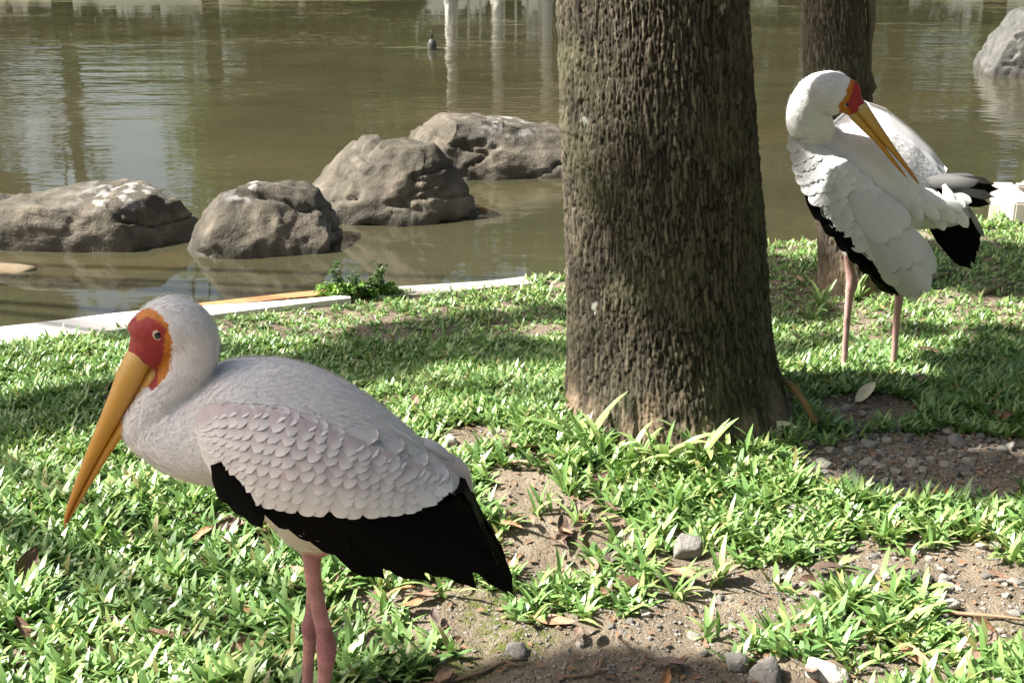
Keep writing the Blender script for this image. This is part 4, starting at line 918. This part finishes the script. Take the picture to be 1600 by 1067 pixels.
for S in (SL, SR):
    wing = patch('wing', S, A_, B_, 40, 14, F_WHITE, nr_, .01)
    fl = patch('flight_shell', S, [(336, 735), (400, 770), (500, 788), (600, 795), (690, 762), (735, 790)], [(345, 745), (420, 796), (520, 845), (610, 880), (700, 890), (778, 888)], 30, 10, F_BLACK, nr_, .008, -.005)
    # flight feathers, black
    tips = [(466, 826), (505, 846), (550, 864), (603, 906), (640, 893), (668, 908), (718, 906), (748, 922), (768, 902), (780, 862), (797, 932)]
    bases = [(398, 768), (415, 774), (440, 780), (475, 782), (505, 785), (540, 788), (580, 788), (610, 786), (640, 780), (675, 762), (660, 775)]
    for k, (t_, b_) in enumerate(zip(tips, bases)): place(FM_B, S, b_, t_, .034 if k < 2 else .046 if k < 7 else .034 if k < 9 else .024, .002, wing, -.003 + .0008 * (k % 3))
    for t_, b_ in zip([(362, 788), (388, 808), (414, 824)], [(340, 722), (346, 730), (360, 745)]): place(FM_B, S, b_, t_, .024, .0, wing, .004)
    # covert rows
    kA = np.linspace(0, 1, len(A_)); kB = np.linspace(0, 1, len(B_)); An, Bn = np.array(A_, float), np.array(B_, float)
    NR = 8
    for r_ in range(NR, -1, -1):
        w0 = .06 + .86 * r_ / NR; cols = 25 if r_ > 3 else 22
        for c_ in range(cols):
            u = np.clip((c_ + .5 * (r_ % 2) + rng.normal(0, .15)) / cols * .98 + .01, 0, 1)
            a = np.array([np.interp(u, kA, An[:, 0]), np.interp(u, kA, An[:, 1])]); b_ = np.array([np.interp(u, kB, Bn[:, 0]), np.interp(u, kB, Bn[:, 1])])
            c = a + (b_ - a) * w0; span = np.hypot(*(b_ - a))
            if span < 26 and r_ % 3: continue
            ang = math.radians(np.interp(u, [0, .3, .7, 1], [70, 66, 52, 34]) + rng.normal(0, 4)); L = (34 + 8 * (r_ / NR)) * min(1, .45 + span / 130)
            d = np.array([math.cos(ang), math.sin(ang)]); me_ = FM_C if r_ < NR - 1 else FM_W
            place(me_, S, c - d * L * .55, c + d * L * .5, .026 * min(1, .5 + span / 140) * rng.uniform(.9, 1.15), .0010 + .0006 * rng.random() + (.007 if r_ == 0 else 0), wing, .0016 + .00035 * (NR - r_) - (.007 if r_ == 0 else 0))
    # scapulars: long smooth feathers over the back
    for k, (b0, t0_) in enumerate((((600, 700), (700, 752)), ((560, 668), (668, 728)), ((600, 680), (712, 742)), ((640, 700), (738, 765)), ((520, 650), (630, 705)), ((480, 630), (590, 690)))):
        (place(FM_S, S, b0, t0_, .046, .016, wing, -.012 + .0002 * k) if S is SL or k in (0, 2, 3) else None)
    for b0, t0_ in (((640, 735), (697, 775)), ((650, 728), (705, 770)), ((615, 745), (680, 790))): place(FM_W, S, b0, t0_, .022, .003, wing, .002)
def S_tail(x, y): return P(x, y, YB - .02 + .0006 * (x - 740))
S_tail.side = -1
tl_ = patch('tail', S_tail, [(690, 770), (725, 770)], [(755, 870), (768, 862)], 4, 8, F_BLACK, nr_, .05)
for k in range(5): place(FM_B, S_tail, (700, 775), (795 - 9 * k, 925 - 12 * k), .03, .002, tl_, .012 - .018 * k)

# ---------- the preening stork on the right
YF = 2.965
pr = root('stork', (P(1355, 580, YF)[0], YF, 0), 'white stork preening its back with its orange bill near the slimmer trunk', 'stork')
torso2 = [(1250, 226, 14, .03, YF), (1262, 232, 34, .055, YF), (1288, 246, 62, .082, YF), (1325, 268, 86, .10, YF), (1365, 288, 92, .105, YF), (1405, 300, 80, .095, YF), (1440, 310, 56, .075, YF), (1470, 322, 38, .055, YF), (1500, 332, 22, .035, YF), (1516, 338, 8, .015, YF)]
neck2 = [(1345, 146, 10, .010, YF - .115), (1337, 146, 20, .019, YF - .112), (1322, 147, 29, .027, YF - .105), (1302, 146, 35, .032, YF - .10), (1281, 150, 36, .034, YF - .09), (1265, 168, 34, .036, YF - .075), (1264, 190, 36, .042, YF - .06), (1272, 206, 34, .046, YF - .045), (1276, 232, 34, .05, YF - .02), (1290, 255, 36, .05, YF)]
YA, YC = YF - .045, YF + .03
leg2a = [(1340, 340, 40, .05, YA), (1333, 375, 22, .028, YA), (1327, 396, 10.5, .015, YA), (1328, 418, 8, .0115, YA), (1331, 438, 9.5, .014, YA), (1330, 450, 9.5, .014, YA), (1327, 465, 7, .010, YA), (1322, 520, 5.5, .0085, YA), (1318, ground_px(0, YA, .012), 6, .009, YA)]
leg2b = [(1405, 400, 30, .04, YC), (1406, 440, 16, .022, YC), (1405, 462, 8, .012, YC), (1404, 475, 7, .0105, YC), (1401, 500, 6, .009, YC), (1398, 545, 5.5, .0085, YC), (1395, ground_px(0, YC, .012), 6.5, .01, YC)]
lores2 = [(1341, 174, 16, .017, YF - .118), (1331, 162, 20, .021, YF - .115), (1318, 149, 25, .026, YF - .108), (1302, 140, 22, .026, YF - .10)]
tubes = [tube(resample(lores2, 14), 24), tube(resample(torso2, 44), 36), tube(resample(neck2, 44), 30), tube(resample(leg2a, 40), 18), tube(resample(leg2b, 34), 18)]
fa, fb = P(1318, ground_px(0, YA, .01), YA), P(1395, ground_px(0, YC, .01), YC)
tubes += foot(fa[0], YA, (-.7, -.7)) + foot(fb[0], YC, (-.7, -.7))
body2 = merged(tubes, .0045, 4); V = mesh_v(body2); px, py = to_px(V); col = np.tile(WHITE, (len(V), 1)); bare = np.zeros(len(V))
wob = 1.2 * vnoise(V * 120, 3); head = (V[:, 1] < YF - .03) & (V[:, 2] > .55)
face = head & in_poly(px + wob, py + wob, [(1330, 120), (1342, 126), (1360, 150), (1360, 175), (1328, 190), (1311, 180), (1311, 166), (1322, 146), (1326, 132)])
orange = in_poly(px + wob, py + wob, [(1329, 118), (1336, 122), (1332, 140), (1326, 156), (1324, 168), (1334, 182), (1326, 192), (1308, 182), (1308, 164), (1320, 146)])
col[face] = RED * 1.3; col[face & orange] = ORG; bare[face] = 1
leg = (py > 398 + wob) & (V[:, 2] < .33); col[leg] = np.array([.56, .33, .29]) * (1 + .2 * vnoise(V[leg] * 60, 5))[:, None]; bare[leg] = .7
loc = np.array(pr.location); bvh2 = BVHTree.FromPolygons([tuple(p) for p in V], [tuple(p.vertices) for p in body2.polygons])
body2.transform(Matrix.Translation(tuple(-loc))); attr(body2, 'bcol', col); attr(body2, 'bare', bare); body2.update(); put('body', body2, BODY, pr)
plumage(body2, pr, 26000, .008, 4, resample(neck2, 40)[8:].tolist() + resample(torso2, 44)[4:].tolist(), (bare < .1).astype(float), .0013, .02)
def bill2(edges, dy0, dy1):
    o = []
    for i, ((ax_, ay_), (bx_, by_), w) in enumerate(edges):
        k = i / (len(edges) - 1); o.append(((ax_ + bx_) / 2, (ay_ + by_) / 2, math.hypot(bx_ - ax_, by_ - ay_) / 2, w, YF + dy0 + (dy1 - dy0) * k))
    return o
bill_part('upper_mandible', bill2((((1351, 157), (1336, 174), .017), ((1364, 178), (1351, 192), .015), ((1385, 210), (1375, 220), .0115), ((1406, 241), (1399, 246), .008), ((1425, 268), (1420, 271), .005), ((1436, 286), (1434, 288), .0015)), -.118, -.145), pr)
bill_part('lower_mandible', bill2((((1338, 172), (1326, 183), .014), ((1352, 190), (1342, 199), .0125), ((1374, 217), (1368, 224), .0095), ((1394, 245), (1390, 250), .0065), ((1408, 264), (1405, 267), .004), ((1417, 277), (1416, 278), .0015)), -.118, -.145), pr, .1)
h = cast(1324, 164, bvh2)
if h is not None:
    e2 = ball('eye', h + [0, .003, 0], .0068, IRIS, pr, .5); v, f = ICO3; put('pupil', make_mesh('pupil', v * [.0046, .0038, .0046] + (h + [0, .0018, 0] - loc), f), PUP, e2)
# near wing
U2 = [(1240, 222), (1285, 238), (1330, 268), (1372, 306), (1408, 342), (1440, 395), (1456, 430)]
L2 = [(1256, 285), (1285, 330), (1322, 372), (1360, 408), (1385, 424), (1408, 446), (1432, 462)]
def param2(x, y):
    Ua, La = np.array(U2, float), np.array(L2, float); m = (Ua + La) / 2; k = np.linspace(0, 1, len(m)); tt = np.linspace(-.1, 1.1, 61)
    def ex(a, t): return np.stack([np.interp(t, k, a[:, 0]) + np.where(t < 0, t, np.where(t > 1, t - 1, 0)) * 220, np.interp(t, k, a[:, 1]) + np.where(t < 0, t, np.where(t > 1, t - 1, 0)) * 200], -1)
    mm = ex(m, tt); i = np.argmin((mm[:, 0] - x) ** 2 + (mm[:, 1] - y) ** 2); s = tt[i]; u_, l_ = ex(Ua, s), ex(La, s); d = l_ - u_
    return s, float(((np.array([x, y]) - u_) @ d) / (d @ d))
def S_fw(x, y):
    s, r = param2(x, y); b0 = np.interp(s, [-.1, 0, .2, .5, .8, 1.1], [.06, .075, .118, .138, .135, .12]); r = np.clip(r, -.3, 1.5)
    return P(x, y, YF - b0 + .05 * (r - .42) ** 2 * 1.6)
S_fw.side = -1
wing = patch('wing', S_fw, U2, L2, 30, 12, F_WHITE, pr, .012)
Un, Ln = np.array(U2, float), np.array(L2, float); kU = np.linspace(0, 1, len(U2))
def ul(u, w): a = np.array([np.interp(u, kU, Un[:, 0]), np.interp(u, kU, Un[:, 1])]); b_ = np.array([np.interp(u, kU, Ln[:, 0]), np.interp(u, kU, Ln[:, 1])]); return a + (b_ - a) * w
for k in range(9):      # black flight feathers under the coverts
    u = .1 + .085 * k; b_ = ul(u, .8); t_ = np.array([(1300, 352), (1318, 378), (1336, 402), (1352, 422), (1368, 440), (1384, 458), (1396, 468), (1408, 466), (1424, 462)][k]); place(FM_B, S_fw, tuple(b_), tuple(t_), .065, -.004, wing, -.006)
patch('flight_shell', S_fw, [(1272, 312), (1296, 338), (1330, 372), (1366, 402), (1400, 430)], [(1282, 330), (1306, 366), (1340, 406), (1372, 440), (1404, 464)], 20, 6, F_BLACK, pr, .01)
for t_, b_ in (((1284, 356), (1270, 300)), ((1277, 342), (1266, 296))): place(FM_B, S_fw, b_, t_, .03, -.01, wing, -.02)
for r_ in range(6, -1, -1):
    cols = 15
    for c_ in range(cols):
        u = np.clip((c_ + .5 * (r_ % 2) + rng.normal(0, .18)) / cols, 0, .97); w0 = .06 + .80 * r_ / 6; c = ul(u, w0)
        ang = math.radians(np.interp(u, [0, .3, .7, 1], [66, 56, 52, 58]) + rng.normal(0, 6)); L = np.interp(u, [0, .5, 1], [30, 42, 46]); d = np.array([math.cos(ang), math.sin(ang)])
        if u > .62 and r_ < 6: continue
        place(FM_W, S_fw, tuple(c - d * L * .5), tuple(c + d * L * .5), np.interp(u, [0, 1], [.042, .06]) * rng.uniform(.9, 1.1), .0015, wing, .001 + .0008 * (6 - r_))
for k, (b0, t0_) in enumerate((((1370, 385), (1405, 445)), ((1385, 380), (1422, 462)), ((1400, 375), (1436, 463)), ((1410, 365), (1449, 455)), ((1412, 350), (1456, 432)), ((1350, 330), (1400, 425)), ((1370, 335), (1420, 420)), ((1390, 340), (1438, 410)), ((1330, 300), (1385, 380)), ((1350, 300), (1405, 370)), ((1370, 310), (1418, 358)))):
    place(FM_S, S_fw, b0, t0_, .060, .002, wing, .004 + .0007 * k)
# far wing and back: white scapulars along the upper outline
def S_bk(x, y):
    o_ = interp(x, [(1300, 190), (1350, 152), (1387, 169), (1425, 199), (1455, 229), (1485, 270), (1510, 300)]); d = np.clip((y - o_) / 90, -.2, 1.4)
    return P(x, y, YF + .09 - .14 * d)
S_bk.side = -1
bw = patch('wing', S_bk, [(1300, 196), (1345, 156), (1387, 171), (1425, 201), (1455, 231), (1480, 264)], [(1310, 235), (1350, 245), (1385, 275), (1412, 300), (1440, 300), (1472, 290)], 26, 12, F_WHITE, pr, .02)
for k, (b0, t0_) in enumerate((((1400, 250), (1450, 300)), ((1430, 250), (1475, 285)), ((1380, 235), (1430, 285)), ((1410, 232), (1460, 274)), ((1350, 222), (1410, 268)), ((1375, 210), (1432, 256)), ((1330, 205), (1385, 248)))):
    place(FM_W, S_bk, b0, t0_, .06, .002, bw, .003 + .0008 * k)
# dark grey tertials fanning out behind
def S_pl(x, y): return P(x, y, YF - .05)
S_pl.side = -1
for k, (b0, t0_, w_) in enumerate((((1440, 288), (1556, 288), .040), ((1440, 290), (1564, 296), .034), ((1442, 292), (1556, 308), .034), ((1442, 296), (1550, 320), .032), ((1444, 284), (1535, 282), .036))):
    place(FM_G if k not in (1, 3) else FM_B, S_pl, b0, t0_, w_, .004 * (2 - k), bw, .004 * (k - 2), .15 * (k - 2))
place(FM_G, S_pl, (1515, 325), (1541, 374), .014, .0, bw, -.01)
def S_rp(x, y): return P(x, y, YF - .055 - .02 * math.sin(max(0, min(1, (y - 285) / 70)) * 3.1))
S_rp.side = -1
for k in range(26):     # loose white rump feathers
    x0 = rng.uniform(1412, 1490); y0 = rng.uniform(290, 322); ang = rng.uniform(.3, 1.25); L = rng.uniform(28, 44)
    place(FM_W, S_rp, (x0, y0), (x0 + L * math.cos(ang), y0 + L * math.sin(ang)), .028, .012 * rng.random(), bw, .001 * k * .4)
def S_tl(x, y): return P(x, y, YF - .0)
S_tl.side = -1
for k, (b0, t0_) in enumerate((((1450, 340), (1519, 422)), ((1462, 335), (1508, 402)), ((1480, 332), (1522, 412)), ((1490, 330), (1526, 392)), ((1500, 330), (1524, 378)), ((1455, 345), (1498, 388)))):
    place(FM_B, S_tl, b0, t0_, .045, .003 * k, bw, .002 * k)
